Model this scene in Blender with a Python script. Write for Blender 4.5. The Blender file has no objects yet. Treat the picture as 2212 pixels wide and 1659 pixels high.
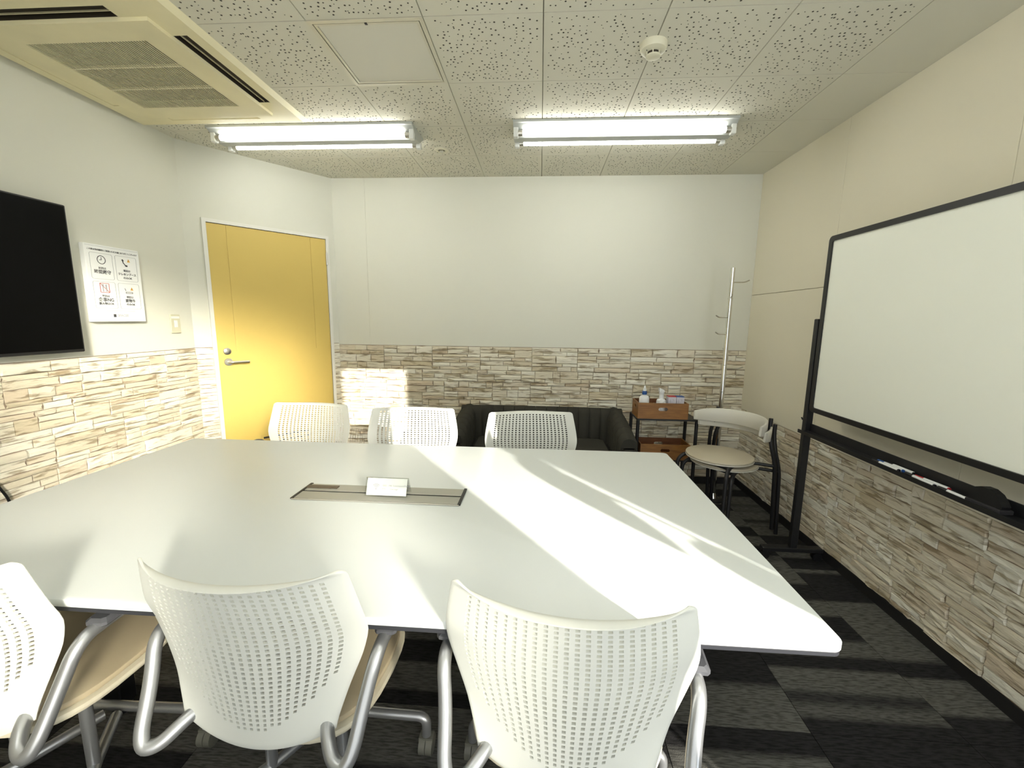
import bpy, math, random
import numpy as np
from mathutils import Vector, Matrix

SC = bpy.context.scene
COL = SC.collection
R_ = math.radians

# ------------------------------------------------------------------ camera, world, light, exposure
CAM_H = 1.3755
cam_d = bpy.data.cameras.new('camera'); cam = bpy.data.objects.new('camera', cam_d); COL.objects.link(cam)
cam_d.sensor_fit = 'HORIZONTAL'; cam_d.sensor_width = 36.0; cam_d.lens = 911.63 / 2212 * 36.0
cam_d.clip_start = 0.02
_rt = Vector((0.99775685, 0.0659407, 0.01153654)); _up = Vector((-0.02140537, 0.15098007, 0.98830503)); _fw = Vector((-0.06342773, 0.98633506, -0.15205289))
cam.matrix_world = Matrix(((_rt.x, _up.x, -_fw.x, 0), (_rt.y, _up.y, -_fw.y, 0), (_rt.z, _up.z, -_fw.z, CAM_H), (0, 0, 0, 1)))
SC.camera = cam

SC.view_settings.view_transform = 'Standard'; SC.view_settings.look = 'None'
SC.view_settings.gamma = 1.0; SC.view_settings.use_curve_mapping = False
SC.view_settings.exposure = 0.78

world = bpy.data.worlds.new('sky'); SC.world = world; world.use_nodes = True
bg = world.node_tree.nodes['Background']; bg.inputs['Color'].default_value = (0.80, 0.90, 1.0, 1); bg.inputs['Strength'].default_value = 1.6

SUN_DIR = Vector((-0.72, 1.0, -0.37)).normalized()
sd = bpy.data.lights.new('sun', 'SUN'); sd.energy = 6.0; sd.angle = R_(0.6); sd.color = (1.0, 0.95, 0.86)
so = bpy.data.objects.new('sun', sd); COL.objects.link(so); so.location = (4, -5, 4); so.rotation_euler = SUN_DIR.to_track_quat('-Z', 'Y').to_euler()

# room dimensions (metres); camera stands at x = 0, y = 0
D, RX, LX, H = 3.5654, 1.6969, -2.3736, 2.4966
WY = -0.42            # window wall behind the camera
ZT = 0.72             # table top
GLOW = 3.3
W_TOP = 2.44          # window head
BL0, BL1 = -0.95, 0.72    # part of the window under the lace screen
RY0 = -0.385
CL0, CL1 = 1.150, RX + .10      # clear part of the window

# low sun scattered forward by the lace screen hanging in the left part of the window;
# the middle lamps start high, so their shape leaves the unseen photographer's shadow
for (xa, xb, za, zb) in ((-.95, -.65, .10, 2.42), (-.65, -.35, .10, 2.42), (-.35, -.03, .10, 2.42), (-.03, .22, 1.72, 2.42), (.22, .47, 1.72, 2.42), (.47, .72, .10, 2.42)):
    a = bpy.data.lights.new('screen_glow', 'AREA'); a.shape = 'RECTANGLE'
    a.size = (xb - xa) * 0.81; a.size_y = zb - za; a.spread = R_(13); a.energy = GLOW * (xb - xa) * (zb - za); a.color = (1.0, 0.94, 0.80)
    o = bpy.data.objects.new('screen_glow', a); COL.objects.link(o)
    o.location = ((xa + xb) / 2, WY + 0.11, (za + zb) / 2); o.rotation_euler = SUN_DIR.to_track_quat('-Z', 'Y').to_euler()
# diffuse daylight from the same screen and from the clear door pane
for (x0, x1, e) in ((BL0, BL1, 8.0), (CL0, RX, 5.0)):
    a = bpy.data.lights.new('window_daylight', 'AREA'); a.shape = 'RECTANGLE'; a.size = x1 - x0; a.size_y = 2.3; a.energy = e; a.color = (0.95, 0.98, 1.0); a.spread = R_(170)
    o = bpy.data.objects.new('window_daylight', a); COL.objects.link(o)
    o.location = ((x0 + x1) / 2, WY + (0.03 if x0 == BL0 else -0.12), 1.23); o.rotation_euler = Vector((0, 1, 0)).to_track_quat('-Z', 'Y').to_euler()
TUBE_STRENGTH = 11.0

# ------------------------------------------------------------------ helpers
def interp(x, xs, ys): return float(np.interp(x, xs, ys))

def mat(name, col, rough=0.5, metal=0.0, spec=0.5, emit=None, estr=0.0, noise=None, bump=None, coat=0.0):
    m = bpy.data.materials.new(name); m.use_nodes = True
    nt = m.node_tree; b = nt.nodes['Principled BSDF']
    b.inputs['Base Color'].default_value = (*col, 1); b.inputs['Roughness'].default_value = rough; b.inputs['Metallic'].default_value = metal
    b.inputs['Specular IOR Level'].default_value = spec; b.inputs['Coat Weight'].default_value = coat
    if emit: b.inputs['Emission Color'].default_value = (*emit, 1); b.inputs['Emission Strength'].default_value = estr
    if noise or bump:
        g = nt.nodes.new('ShaderNodeNewGeometry')
        mp = nt.nodes.new('ShaderNodeMapping'); nt.links.new(g.outputs['Position'], mp.inputs['Vector'])
    if noise:     # (scale, amount, stretch)
        sc, am, st = noise
        mp.inputs['Scale'].default_value = st
        n = nt.nodes.new('ShaderNodeTexNoise'); n.inputs['Scale'].default_value = sc; n.inputs['Detail'].default_value = 4
        nt.links.new(mp.outputs['Vector'], n.inputs['Vector'])
        r = nt.nodes.new('ShaderNodeValToRGB'); r.color_ramp.elements[0].position = .3; r.color_ramp.elements[1].position = .7
        r.color_ramp.elements[0].color = (*[c * (1 - am) for c in col], 1); r.color_ramp.elements[1].color = (*[min(1, c * (1 + am)) for c in col], 1)
        nt.links.new(n.outputs['Fac'], r.inputs['Fac']); nt.links.new(r.outputs['Color'], b.inputs['Base Color'])
    if bump:      # (scale, strength, distance)
        n = nt.nodes.new('ShaderNodeTexNoise'); n.inputs['Scale'].default_value = bump[0]; n.inputs['Detail'].default_value = 3
        nt.links.new(g.outputs['Position'], n.inputs['Vector'])
        bp = nt.nodes.new('ShaderNodeBump'); bp.inputs['Strength'].default_value = bump[1]; bp.inputs['Distance'].default_value = bump[2]
        nt.links.new(n.outputs['Fac'], bp.inputs['Height']); nt.links.new(bp.outputs['Normal'], b.inputs['Normal'])
    return m

class MB:
    """collects shapes into one mesh"""
    def __init__(s): s.v = []; s.f = []
    def add(s, vs, fs):
        o = len(s.v); s.v += [tuple(p) for p in vs]; s.f += [tuple(i + o for i in f) for f in fs]; return s
    def box(s, x0, x1, y0, y1, z0, z1):
        return s.add([(x0, y0, z0), (x1, y0, z0), (x1, y1, z0), (x0, y1, z0), (x0, y0, z1), (x1, y0, z1), (x1, y1, z1), (x0, y1, z1)],
                     [(0, 3, 2, 1), (4, 5, 6, 7), (0, 1, 5, 4), (1, 2, 6, 5), (2, 3, 7, 6), (3, 0, 4, 7)])
    def cbox(s, x0, x1, y0, y1, z0, z1, c):
        """box with all edges chamfered by c"""
        P = []; 
        def ring(z, d):
            return [(x0 + d + (0 if d else c * 0), y0, z)]
        def sect(z, ins):
            a, b, e, g = x0 + ins, x1 - ins, y0 + ins, y1 - ins
            k = c
            return [(a + k, e, z), (b - k, e, z), (b, e + k, z), (b, g - k, z), (b - k, g, z), (a + k, g, z), (a, g - k, z), (a, e + k, z)]
        rows = [sect(z0, c), sect(z0 + c, 0), sect(z1 - c, 0), sect(z1, c)]
        for r in rows: P += r
        F = [tuple(range(7, -1, -1)), tuple(24 + i for i in range(8))]
        for k in range(3):
            for i in range(8):
                j = (i + 1) % 8; F.append((k * 8 + i, k * 8 + j, k * 8 + 8 + j, k * 8 + 8 + i))
        return s.add(P, F)
    def prism(s, poly, z0, z1, axis='z'):
        """poly: list of 2-D points (ccw); extruded along axis"""
        n = len(poly)
        def p3(a, b, h): return (a, b, h) if axis == 'z' else ((h, a, b) if axis == 'x' else (a, h, b))
        vs = [p3(a, b, z0) for a, b in poly] + [p3(a, b, z1) for a, b in poly]
        fs = [tuple(range(n - 1, -1, -1)), tuple(range(n, 2 * n))] + [(i, (i + 1) % n, n + (i + 1) % n, n + i) for i in range(n)]
        if axis == 'y': fs = [tuple(reversed(f)) for f in fs]
        return s.add(vs, fs)
    def lathe(s, prof, cx=0, cy=0, cz=0, n=20, axis='z', sx=1, sy=1):
        vs = []; fs = []; m = len(prof)
        for i in range(n):
            a = 2 * math.pi * i / n
            for r, h in prof:
                p = (r * math.cos(a) * sx, r * math.sin(a) * sy, h)
                if axis == 'x': p = (p[2], p[0], p[1])
                elif axis == 'y': p = (p[1], p[2], p[0])
                vs.append((p[0] + cx, p[1] + cy, p[2] + cz))
        for i in range(n):
            j = (i + 1) % n
            for k in range(m - 1): fs.append((i * m + k, j * m + k, j * m + k + 1, i * m + k + 1))
        if prof[0][0] > 1e-6: fs.append(tuple(i * m for i in range(n - 1, -1, -1)))
        if prof[-1][0] > 1e-6: fs.append(tuple(i * m + m - 1 for i in range(n)))
        return s.add(vs, fs)
    def cyl(s, p0, p1, r, n=12, r1=None):
        return s.tube([p0, p1], r, n, r1=r1)
    def tube(s, path, r, n=10, r1=None, round_=0):
        P = [Vector(p) for p in path]
        if round_: P = fillet(P, round_)
        T = []
        for i in range(len(P)):
            a = P[max(i - 1, 0)]; b = P[min(i + 1, len(P) - 1)]; T.append((b - a).normalized())
        ref = Vector((0, 0, 1)) if abs(T[0].z) < .9 else Vector((1, 0, 0))
        nrm = T[0].cross(ref).normalized(); vs = []; fs = []
        for i, p in enumerate(P):
            nrm = (nrm - T[i] * nrm.dot(T[i])).normalized(); bi = T[i].cross(nrm)
            rr = r if r1 is None else r + (r1 - r) * i / (len(P) - 1)
            for k in range(n):
                a = 2 * math.pi * k / n; vs.append(p + (nrm * math.cos(a) + bi * math.sin(a)) * rr)
        for i in range(len(P) - 1):
            for k in range(n):
                j = (k + 1) % n; fs.append((i * n + k, i * n + j, (i + 1) * n + j, (i + 1) * n + k))
        m = (len(P) - 1) * n
        fs.append(tuple(range(n - 1, -1, -1))); fs.append(tuple(m + k for k in range(n)))
        return s.add(vs, fs)
    def xf(s, M):
        s.v = [tuple(M @ Vector(p)) for p in s.v]; return s
    def mesh(s, name, smooth=None):
        me = bpy.data.meshes.new(name); me.from_pydata(s.v, [], s.f); me.validate(); me.update()
        if smooth:
            me.polygons.foreach_set('use_smooth', [True] * len(me.polygons)); me.set_sharp_from_angle(angle=R_(smooth))
        return me
    def build(s, name, m, parent=None, smooth=None, label=None, loc=None):
        return link(name, s.mesh(name, smooth), m, parent, label, loc)

def fillet(P, r, seg=6):
    out = [P[0]]
    for i in range(1, len(P) - 1):
        a, b, c = P[i - 1], P[i], P[i + 1]; u = (a - b); v = (c - b)
        d = min(r, u.length * .48, v.length * .48); p0 = b + u.normalized() * d; p2 = b + v.normalized() * d
        for k in range(seg + 1):
            t = k / seg; out.append(p0 * (1 - t) ** 2 + b * 2 * t * (1 - t) + p2 * t * t)
    out.append(P[-1]); return out

def chaikin(P, it=3):
    P = [Vector(p) for p in P]
    for _ in range(it):
        Q = [P[0]]
        for a, b in zip(P[:-1], P[1:]): Q += [a * .75 + b * .25, a * .25 + b * .75]
        P = Q + [P[-1]]
    return P

def link(name, me, m, parent=None, label=None, loc=None):
    o = bpy.data.objects.new(name, me); COL.objects.link(o)
    if m is not None and len(me.materials) == 0: me.materials.append(m)
    if parent is not None: o.parent = parent
    if loc is not None: o.location = loc
    if label: o['label'] = label
    return o

def thing(name, label, cat, loc=(0, 0, 0), rz=0, group=None, kind=None):
    o = bpy.data.objects.new(name, None); COL.objects.link(o); o.location = loc; o.rotation_euler = (0, 0, rz); o.empty_display_size = .05
    tag(o, label, cat, group, kind); return o
def tag(o, label=None, cat=None, group=None, kind=None):
    if label: o['label'] = label
    if cat: o['category'] = cat
    if group: o['group'] = group
    if kind: o['kind'] = kind
    return o
def struct(o, label=None): o['kind'] = 'structure'; return tag(o, label)
def copy_tree(o, parent=None):
    c = o.copy(); COL.objects.link(c); c.parent = parent
    for ch in [x for x in o.children]: copy_tree(ch, c)
    return c

def text_mesh(body, size, extrude=0.0004, align='CENTER', bold=0.0):
    cu = bpy.data.curves.new('lettering', 'FONT'); cu.body = body; cu.size = size; cu.extrude = extrude; cu.align_x = align; cu.align_y = 'CENTER'; cu.offset = bold; cu.resolution_u = 3
    o = bpy.data.objects.new('lettering', cu); COL.objects.link(o)
    dg = bpy.context.evaluated_depsgraph_get(); me = bpy.data.meshes.new_from_object(o.evaluated_get(dg))
    bpy.data.objects.remove(o); bpy.data.curves.remove(cu); me.name = 'lettering'; return me

# ------------------------------------------------------------------ materials
M = {}
M['wall'] = mat('wallpaper_cream', (0.725, 0.72, 0.625), .85, bump=(420, .12, .002))
M['panel'] = mat('panel_cream', (0.79, 0.745, 0.60), .8, bump=(420, .12, .002))
M['joint'] = mat('stone_joint', (0.28, 0.22, 0.155), .95)
M['tile'] = mat('ceiling_board', (0.72, 0.70, 0.585), .95, bump=(300, .15, .002))
M['hole_shade'] = mat('ceiling_hole_shade', (0.10, 0.09, 0.065), .95)  # hole walls and bottoms: shade painted over the brownish board
M['tilegap'] = mat('ceiling_gap', (0.25, 0.235, 0.18), .95)
M['white'] = mat('white_enamel', (0.82, 0.83, 0.80), .35)
M['fix'] = mat('fixture_white', (0.50, 0.52, 0.49), .45)
M['tube'] = mat('tube_glow', (1, 1, 1), .5, emit=(1.0, 0.995, 0.955), estr=TUBE_STRENGTH)
M['black'] = mat('black_powder_coat', (0.010, 0.010, 0.011), .45)
M['blackp'] = mat('black_plastic', (0.008, 0.008, 0.009), .4)
M['tv'] = mat('screen_black', (0.002, 0.002, 0.002), .35, spec=.08)
M['chrome'] = mat('chrome', (0.75, 0.75, 0.73), .12, metal=1)
M['steel'] = mat('satin_steel', (0.62, 0.60, 0.55), .3, metal=1)
M['silver'] = mat('silver_paint', (0.46, 0.47, 0.48), .33, metal=.75)
M['shell'] = mat('ivory_plastic', (0.76, 0.77, 0.71), .42)
M['seat'] = mat('beige_seat', (0.56, 0.47, 0.31), .6, bump=(600, .1, .001))
M['seatrim'] = mat('seat_trim', (0.70, 0.65, 0.50), .5)
M['caster'] = mat('caster_grey', (0.15, 0.148, 0.12), .5)
M['pad'] = mat('arm_pad_grey', (0.085, 0.087, 0.095), .5)
M['table'] = mat('table_laminate', (0.79, 0.82, 0.80), .33, spec=.45)
M['edge'] = mat('table_edge', (0.035, 0.036, 0.042), .4)
M['ac'] = mat('yellowed_plastic', (0.86, 0.79, 0.52), .5, noise=(3, .08, (1, 1, 1)))
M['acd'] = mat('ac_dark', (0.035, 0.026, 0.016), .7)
M['acs'] = mat('ac_slat', (0.82, 0.76, 0.53), .5)
M['hatch'] = mat('hatch_board', (0.74, 0.72, 0.62), .85)
M['alu'] = mat('aluminium_trim', (0.70, 0.67, 0.55), .35, metal=.4)
M['det'] = mat('detector_plastic', (0.74, 0.71, 0.55), .45)
M['door'] = mat('door_yellow', (0.68, 0.505, 0.14), .42, spec=.45, bump=(500, .06, .001))
M['doorframe'] = mat('door_frame_white', (0.80, 0.79, 0.72), .45)
M['wood'] = mat('brown_ply', (0.27, 0.12, 0.030), .45, noise=(9, .28, (1, 1, 7)))
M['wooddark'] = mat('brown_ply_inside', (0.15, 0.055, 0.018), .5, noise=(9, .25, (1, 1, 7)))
M['sofa'] = mat('charcoal_velour', (0.042, 0.040, 0.032), .9, spec=.2, bump=(700, .2, .002))
M['board'] = mat('board_white', (0.93, 0.95, 0.86), .28)
M['ply'] = mat('pale_grey_laminate', (0.70, 0.68, 0.60), .42)
M['plyseat'] = mat('pale_beige_laminate', (0.56, 0.50, 0.38), .38)
M['paper'] = mat('paper_white', (0.88, 0.89, 0.87), .7)
M['ink'] = mat('ink_dark', (0.06, 0.06, 0.065), .7)
M['inkgrey'] = mat('ink_grey', (0.42, 0.43, 0.44), .7)
M['inkred'] = mat('ink_red', (0.55, 0.08, 0.07), .7)
M['inkamber'] = mat('ink_amber', (0.80, 0.45, 0.08), .7)
M['inkpale'] = mat('ink_pale', (0.45, 0.45, 0.44), .7)
M['red'] = mat('red_plastic', (0.50, 0.02, 0.03), .4)
M['blue'] = mat('blue_plastic', (0.02, 0.09, 0.32), .4)
M['penw'] = mat('pen_white', (0.84, 0.85, 0.84), .35)
M['switch'] = mat('switch_ivory', (0.62, 0.60, 0.44), .45)
M['lid'] = mat('lid_aluminium', (0.44, 0.43, 0.37), .42, metal=.35)
M['tag'] = mat('tag_brown', (0.10, 0.075, 0.05), .4)
M['base'] = mat('baseboard_black', (0.012, 0.011, 0.011), .6)
M['lilac'] = mat('carton_lilac', (0.66, 0.64, 0.70), .6)
M['leaf'] = mat('leaf_green', (0.04, 0.14, 0.03), .5)
M['terra'] = mat('pot_brown', (0.22, 0.12, 0.07), .7)
M['screen'] = mat('lace_screen', (0.85, 0.84, 0.80), .9)
M['frame'] = mat('window_frame', (0.45, 0.45, 0.45), .4, metal=.6)
M['greypad'] = mat('dark_felt', (0.02, 0.018, 0.02), .95)

def glass_mat(name, tint=(1, 1, 1)):
    m = bpy.data.materials.new(name); m.use_nodes = True; nt = m.node_tree; nt.nodes.clear()
    out = nt.nodes.new('ShaderNodeOutputMaterial'); mix = nt.nodes.new('ShaderNodeMixShader'); tr = nt.nodes.new('ShaderNodeBsdfTransparent'); gl = nt.nodes.new('ShaderNodeBsdfGlossy')
    tr.inputs['Color'].default_value = (*tint, 1); gl.inputs['Roughness'].default_value = .05
    fr = nt.nodes.new('ShaderNodeFresnel'); fr.inputs['IOR'].default_value = 1.35
    nt.links.new(fr.outputs[0], mix.inputs[0]); nt.links.new(tr.outputs[0], mix.inputs[1]); nt.links.new(gl.outputs[0], mix.inputs[2]); nt.links.new(mix.outputs[0], out.inputs[0])
    return m
M['acrylic'] = glass_mat('clear_acrylic', (.95, .96, .95))
M['glass'] = glass_mat('window_glass', (.97, .98, .97))

def stone_material():
    m = bpy.data.materials.new('split_stone'); m.use_nodes = True; nt = m.node_tree; b = nt.nodes['Principled BSDF']; N = nt.nodes.new; L = nt.links.new
    oi = N('ShaderNodeObjectInfo'); g = N('ShaderNodeNewGeometry')
    r = N('ShaderNodeValToRGB'); e = r.color_ramp.elements
    e[0].position = 0; e[0].color = (.60, .53, .385, 1); e[1].position = 1; e[1].color = (.77, .74, .63, 1)
    for p, c in ((.18, (.72, .67, .54, 1)), (.36, (.81, .79, .69, 1)), (.50, (.65, .58, .44, 1)), (.62, (.81, .79, .69, 1)), (.78, (.71, .65, .52, 1)), (.90, (.62, .53, .40, 1))):
        x = e.new(p); x.color = c
    # each stone of the joined courses takes its own tone from its face island
    mixr = N('ShaderNodeMath'); mixr.operation = 'ADD'; L(oi.outputs['Random'], mixr.inputs[0]); L(g.outputs['Random Per Island'], mixr.inputs[1])
    fr = N('ShaderNodeMath'); fr.operation = 'FRACT'; L(mixr.outputs[0], fr.inputs[0]); L(fr.outputs[0], r.inputs['Fac'])
    mp = N('ShaderNodeMapping'); mp.inputs['Scale'].default_value = (8, 8, 52); L(g.outputs['Position'], mp.inputs['Vector'])
    n = N('ShaderNodeTexNoise'); n.inputs['Scale'].default_value = 1.0; n.inputs['Detail'].default_value = 5; n.inputs['Distortion'].default_value = .25; L(mp.outputs['Vector'], n.inputs['Vector'])
    r2 = N('ShaderNodeValToRGB'); r2.color_ramp.elements[0].position = .36; r2.color_ramp.elements[0].color = (.42, .35, .245, 1); r2.color_ramp.elements[1].position = .46; r2.color_ramp.elements[1].color = (1.06, 1.05, 1.03, 1)
    L(n.outputs['Fac'], r2.inputs['Fac'])
    mx = N('ShaderNodeMix'); mx.data_type = 'RGBA'; mx.blend_type = 'MULTIPLY'; mx.inputs[0].default_value = .75
    L(r.outputs['Color'], mx.inputs[6]); L(r2.outputs['Color'], mx.inputs[7]); L(mx.outputs[2], b.inputs['Base Color'])
    mp2 = N('ShaderNodeMapping'); mp2.inputs['Scale'].default_value = (16, 16, 70); L(g.outputs['Position'], mp2.inputs['Vector'])
    n2 = N('ShaderNodeTexNoise'); n2.inputs['Scale'].default_value = 1.0; n2.inputs['Detail'].default_value = 4; L(mp2.outputs['Vector'], n2.inputs['Vector'])
    bp = N('ShaderNodeBump'); bp.inputs['Strength'].default_value = .7; bp.inputs['Distance'].default_value = .010; L(n2.outputs['Fac'], bp.inputs['Height']); L(bp.outputs['Normal'], b.inputs['Normal'])
    b.inputs['Roughness'].default_value = .85; b.inputs['Specular IOR Level'].default_value = .25
    return m
M['stone'] = stone_material()

def carpet_material():
    m = bpy.data.materials.new('loop_carpet'); m.use_nodes = True; nt = m.node_tree; b = nt.nodes['Principled BSDF']; N = nt.nodes.new; L = nt.links.new
    oi = N('ShaderNodeObjectInfo'); g = N('ShaderNodeNewGeometry')
    sx = N('ShaderNodeSeparateXYZ'); L(g.outputs['Position'], sx.inputs[0])
    mul = N('ShaderNodeMath'); mul.operation = 'MULTIPLY'; mul.inputs[1].default_value = 53.0; L(oi.outputs['Random'], mul.inputs[0])
    ad = N('ShaderNodeMath'); ad.operation = 'ADD'; L(sx.outputs['Y'], ad.inputs[0]); L(mul.outputs[0], ad.inputs[1])
    bn = N('ShaderNodeTexNoise'); bn.noise_dimensions = '1D'; bn.inputs['Scale'].default_value = 4.0; bn.inputs['Detail'].default_value = 1.0; L(ad.outputs[0], bn.inputs['W'])
    r = N('ShaderNodeValToRGB'); r.color_ramp.elements[0].position = .46; r.color_ramp.elements[0].color = (.022, .0215, .0215, 1); r.color_ramp.elements[1].position = .52; r.color_ramp.elements[1].color = (.108, .106, .094, 1)
    L(bn.outputs['Fac'], r.inputs['Fac'])
    # fine ribs across
    mp = N('ShaderNodeMapping'); mp.inputs['Scale'].default_value = (26, 170, 1); L(g.outputs['Position'], mp.inputs['Vector'])
    n = N('ShaderNodeTexNoise'); n.inputs['Scale'].default_value = 1.0; n.inputs['Detail'].default_value = 2; L(mp.outputs['Vector'], n.inputs['Vector'])
    r2 = N('ShaderNodeValToRGB'); r2.color_ramp.elements[0].position = .36; r2.color_ramp.elements[0].color = (.45, .45, .45, 1); r2.color_ramp.elements[1].position = .58; r2.color_ramp.elements[1].color = (1.25, 1.25, 1.25, 1); L(n.outputs['Fac'], r2.inputs['Fac'])
    mx = N('ShaderNodeMix'); mx.data_type = 'RGBA'; mx.blend_type = 'MULTIPLY'; mx.inputs[0].default_value = .8; L(r.outputs['Color'], mx.inputs[6]); L(r2.outputs['Color'], mx.inputs[7])
    L(mx.outputs[2], b.inputs['Base Color']); b.inputs['Roughness'].default_value = .95; b.inputs['Specular IOR Level'].default_value = .15
    n3 = N('ShaderNodeTexNoise'); n3.inputs['Scale'].default_value = 420; L(g.outputs['Position'], n3.inputs['Vector'])
    bp = N('ShaderNodeBump'); bp.inputs['Strength'].default_value = .5; bp.inputs['Distance'].default_value = .004; L(n3.outputs['Fac'], bp.inputs['Height']); L(bp.outputs['Normal'], b.inputs['Normal'])
    return m
M['carpet'] = carpet_material()

# ================================================================== SETTING
rnd = random.Random(7)
DA = Vector((LX, 2.765, 0)); DB = Vector((-1.735, D, 0))          # diagonal door wall runs from DA to DB
DT = (DB - DA).normalized(); DN = Vector((DT.y, -DT.x, 0))        # along the wall / into the room
DLEN = (DB - DA).length
WAINS = 1.155

# ---- floor with carpet tiles
fl = struct(MB().box(LX - .1, RX + .1, WY - .1, D + .1, -.06, -.006).build('floor', M['base']), 'black striped carpet tile floor')
cpx = [.947 - .505 * k for k in range(8, -3, -1)]
cpy = [.30 + .5 * k for k in range(-2, 8)]
for i in range(len(cpx) - 1):
    oy = rnd.choice((0, .25))
    for j in range(-1, len(cpy) - 1):
        x0, x1 = max(cpx[i], LX), min(cpx[i + 1], RX); y0 = (cpy[j] if j >= 0 else cpy[0] - .5) + oy; y1 = y0 + .5
        y0, y1 = max(y0, WY), min(y1, D)
        if x1 - x0 < .02 or y1 - y0 < .02: continue
        # corner cut off by the diagonal wall
        c = Vector(((x0 + x1) / 2, (y0 + y1) / 2, 0))
        if (c - DA).dot(DN) < -.2: continue
        g = .0012
        MB().box(x0 + g, x1 - g, y0 + g, y1 - g, -.006, 0).build('carpet_tile', M['carpet'], fl)

# ---- ceiling with perforated boards
ce = struct(MB().box(LX - .1, RX + .1, WY - .1, D + .1, H + .012, H + .08).build('ceiling', M['tilegap']), 'ceiling of perforated square boards')
T = .455
def board_mesh(seed, w, d, holes=True):
    rr = random.Random(seed); cell = .0091; n = int(round(w / cell)); m = int(round(d / cell)); cx = w / n; cy = d / m
    mb = MB(); z0 = 0.0; zt_ = .009
    vi = {}
    def V(i, j):
        if (i, j) not in vi: vi[(i, j)] = len(mb.v); mb.v.append((i * cx, j * cy, z0))
        return vi[(i, j)]
    marks = set(); dark = set()
    if holes:
        for _ in range(int(n * m * .15)):
            i = rr.randrange(2, n - 2); j = rr.randrange(2, m - 2)
            if rr.random() < (abs(i / n - .5) * 1.7) ** 5: continue
            if any((i + a, j + b) in marks for a in (-1, 0, 1) for b in (-1, 0, 1)) and rr.random() < .93: continue
            marks.add((i, j))
    for i in range(n):
        # plain runs joined into strips
        j = 0
        while j < m:
            if (i, j) in marks:
                x, y = (i + .5) * cx + rr.uniform(-.001, .001), (j + .5) * cy + rr.uniform(-.001, .001); rad = rr.choice((.0022, .0032, .0038, .0042))
                c = [V(i, j), V(i + 1, j), V(i + 1, j + 1), V(i, j + 1)]
                o = len(mb.v)
                for k in range(8):
                    a = -math.pi * .75 + k * math.pi / 4; mb.v.append((x + rad * math.cos(a), y + rad * math.sin(a), z0))
                for k in range(8):
                    a = -math.pi * .75 + k * math.pi / 4; mb.v.append((x + rad * math.cos(a), y + rad * math.sin(a), z0 + .007))
                for k in range(4):
                    a, b2 = c[k], c[(k + 1) % 4]; p = o + 2 * k; q = o + 2 * k + 1; s = o + (2 * k + 2) % 8
                    mb.f += [(a, p, q), (a, q, b2), (b2, q, s)]
                for k in range(8):
                    mb.f.append((o + k, o + 8 + k, o + 8 + (k + 1) % 8, o + (k + 1) % 8))
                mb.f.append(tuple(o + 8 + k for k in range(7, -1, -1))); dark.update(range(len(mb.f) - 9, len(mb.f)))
                j += 1
            else:
                e = j
                while e < m and (i, e) not in marks: e += 1
                mb.f.append(tuple([V(i, k) for k in range(j, e + 1)] + [V(i + 1, k) for k in range(e, j - 1, -1)]))
                j = e
    # chamfered rim up to the hidden top
    for (x0, y0, x1, y1) in ((0, 0, w, 0), (w, 0, w, d), (w, d, 0, d), (0, d, 0, 0)):
        cxm, cym = w / 2, d / 2
        def out(x, y): return (x + (.0014 if x > cxm else -.0014), y + (.0014 if y > cym else -.0014), zt_)
        mb.add([(x0, y0, z0), (x1, y1, z0), out(x1, y1), out(x0, y0)], [(0, 1, 2, 3)])
    # make every face look down
    me = bpy.data.meshes.new('ceiling_board'); me.from_pydata(mb.v, [], mb.f); me.update()
    me.materials.append(M['tile']); me.materials.append(M['hole_shade'])
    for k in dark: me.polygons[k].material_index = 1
    return me
TW = T - .0045
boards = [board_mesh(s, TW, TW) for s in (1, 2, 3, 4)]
X0 = -.0121; rows = [D - .447 - T * k for k in range(0, 8)]          # far edges of rows below the first
ylist = [(D - .447, D)] + [(r - T, r) for r in rows]
cols = [(X0 + T * k, X0 + T * (k + 1)) for k in range(-6, 3)]
AC = (-2.335, -1.372, 1.555, 2.515)
def plain(x0, x1, y0, y1, name='ceiling_board'):
    return MB().box(x0 + .0012, x1 - .0012, y0 + .0012, y1 - .0012, H, H + .009).build(name, M['tile'], ce)
bi = 0
for (x0, x1) in cols:
    for (y0, y1) in ylist:
        xa, xb, ya, yb = max(x0, LX), min(x1, RX), max(y0, WY), min(y1, D)
        if xb - xa < .02 or yb - ya < .02: continue
        if xa > -.95 and xb < -.40 and ya > 1.7 and yb < 2.25 and xa < -.9: continue     # the access hatch
        # cells whole enough take a perforated board, cut ones are trimmed copies
        full = (xb - xa > T - .02) and (yb - ya > T - .02)
        if full:
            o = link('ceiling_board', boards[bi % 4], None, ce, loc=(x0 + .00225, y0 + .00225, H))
            if bi % 3 == 1: o.rotation_euler = (0, 0, math.pi); o.location = (x1 - .00225, y1 - .00225, H)
        else:
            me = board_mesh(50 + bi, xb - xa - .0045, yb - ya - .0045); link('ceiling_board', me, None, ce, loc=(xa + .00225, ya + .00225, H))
        bi += 1
for (y0, y1) in ylist:                                               # narrow plain boards along the right wall
    plain(X0 + 3 * T, RX, max(y0, WY), y1)

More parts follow.
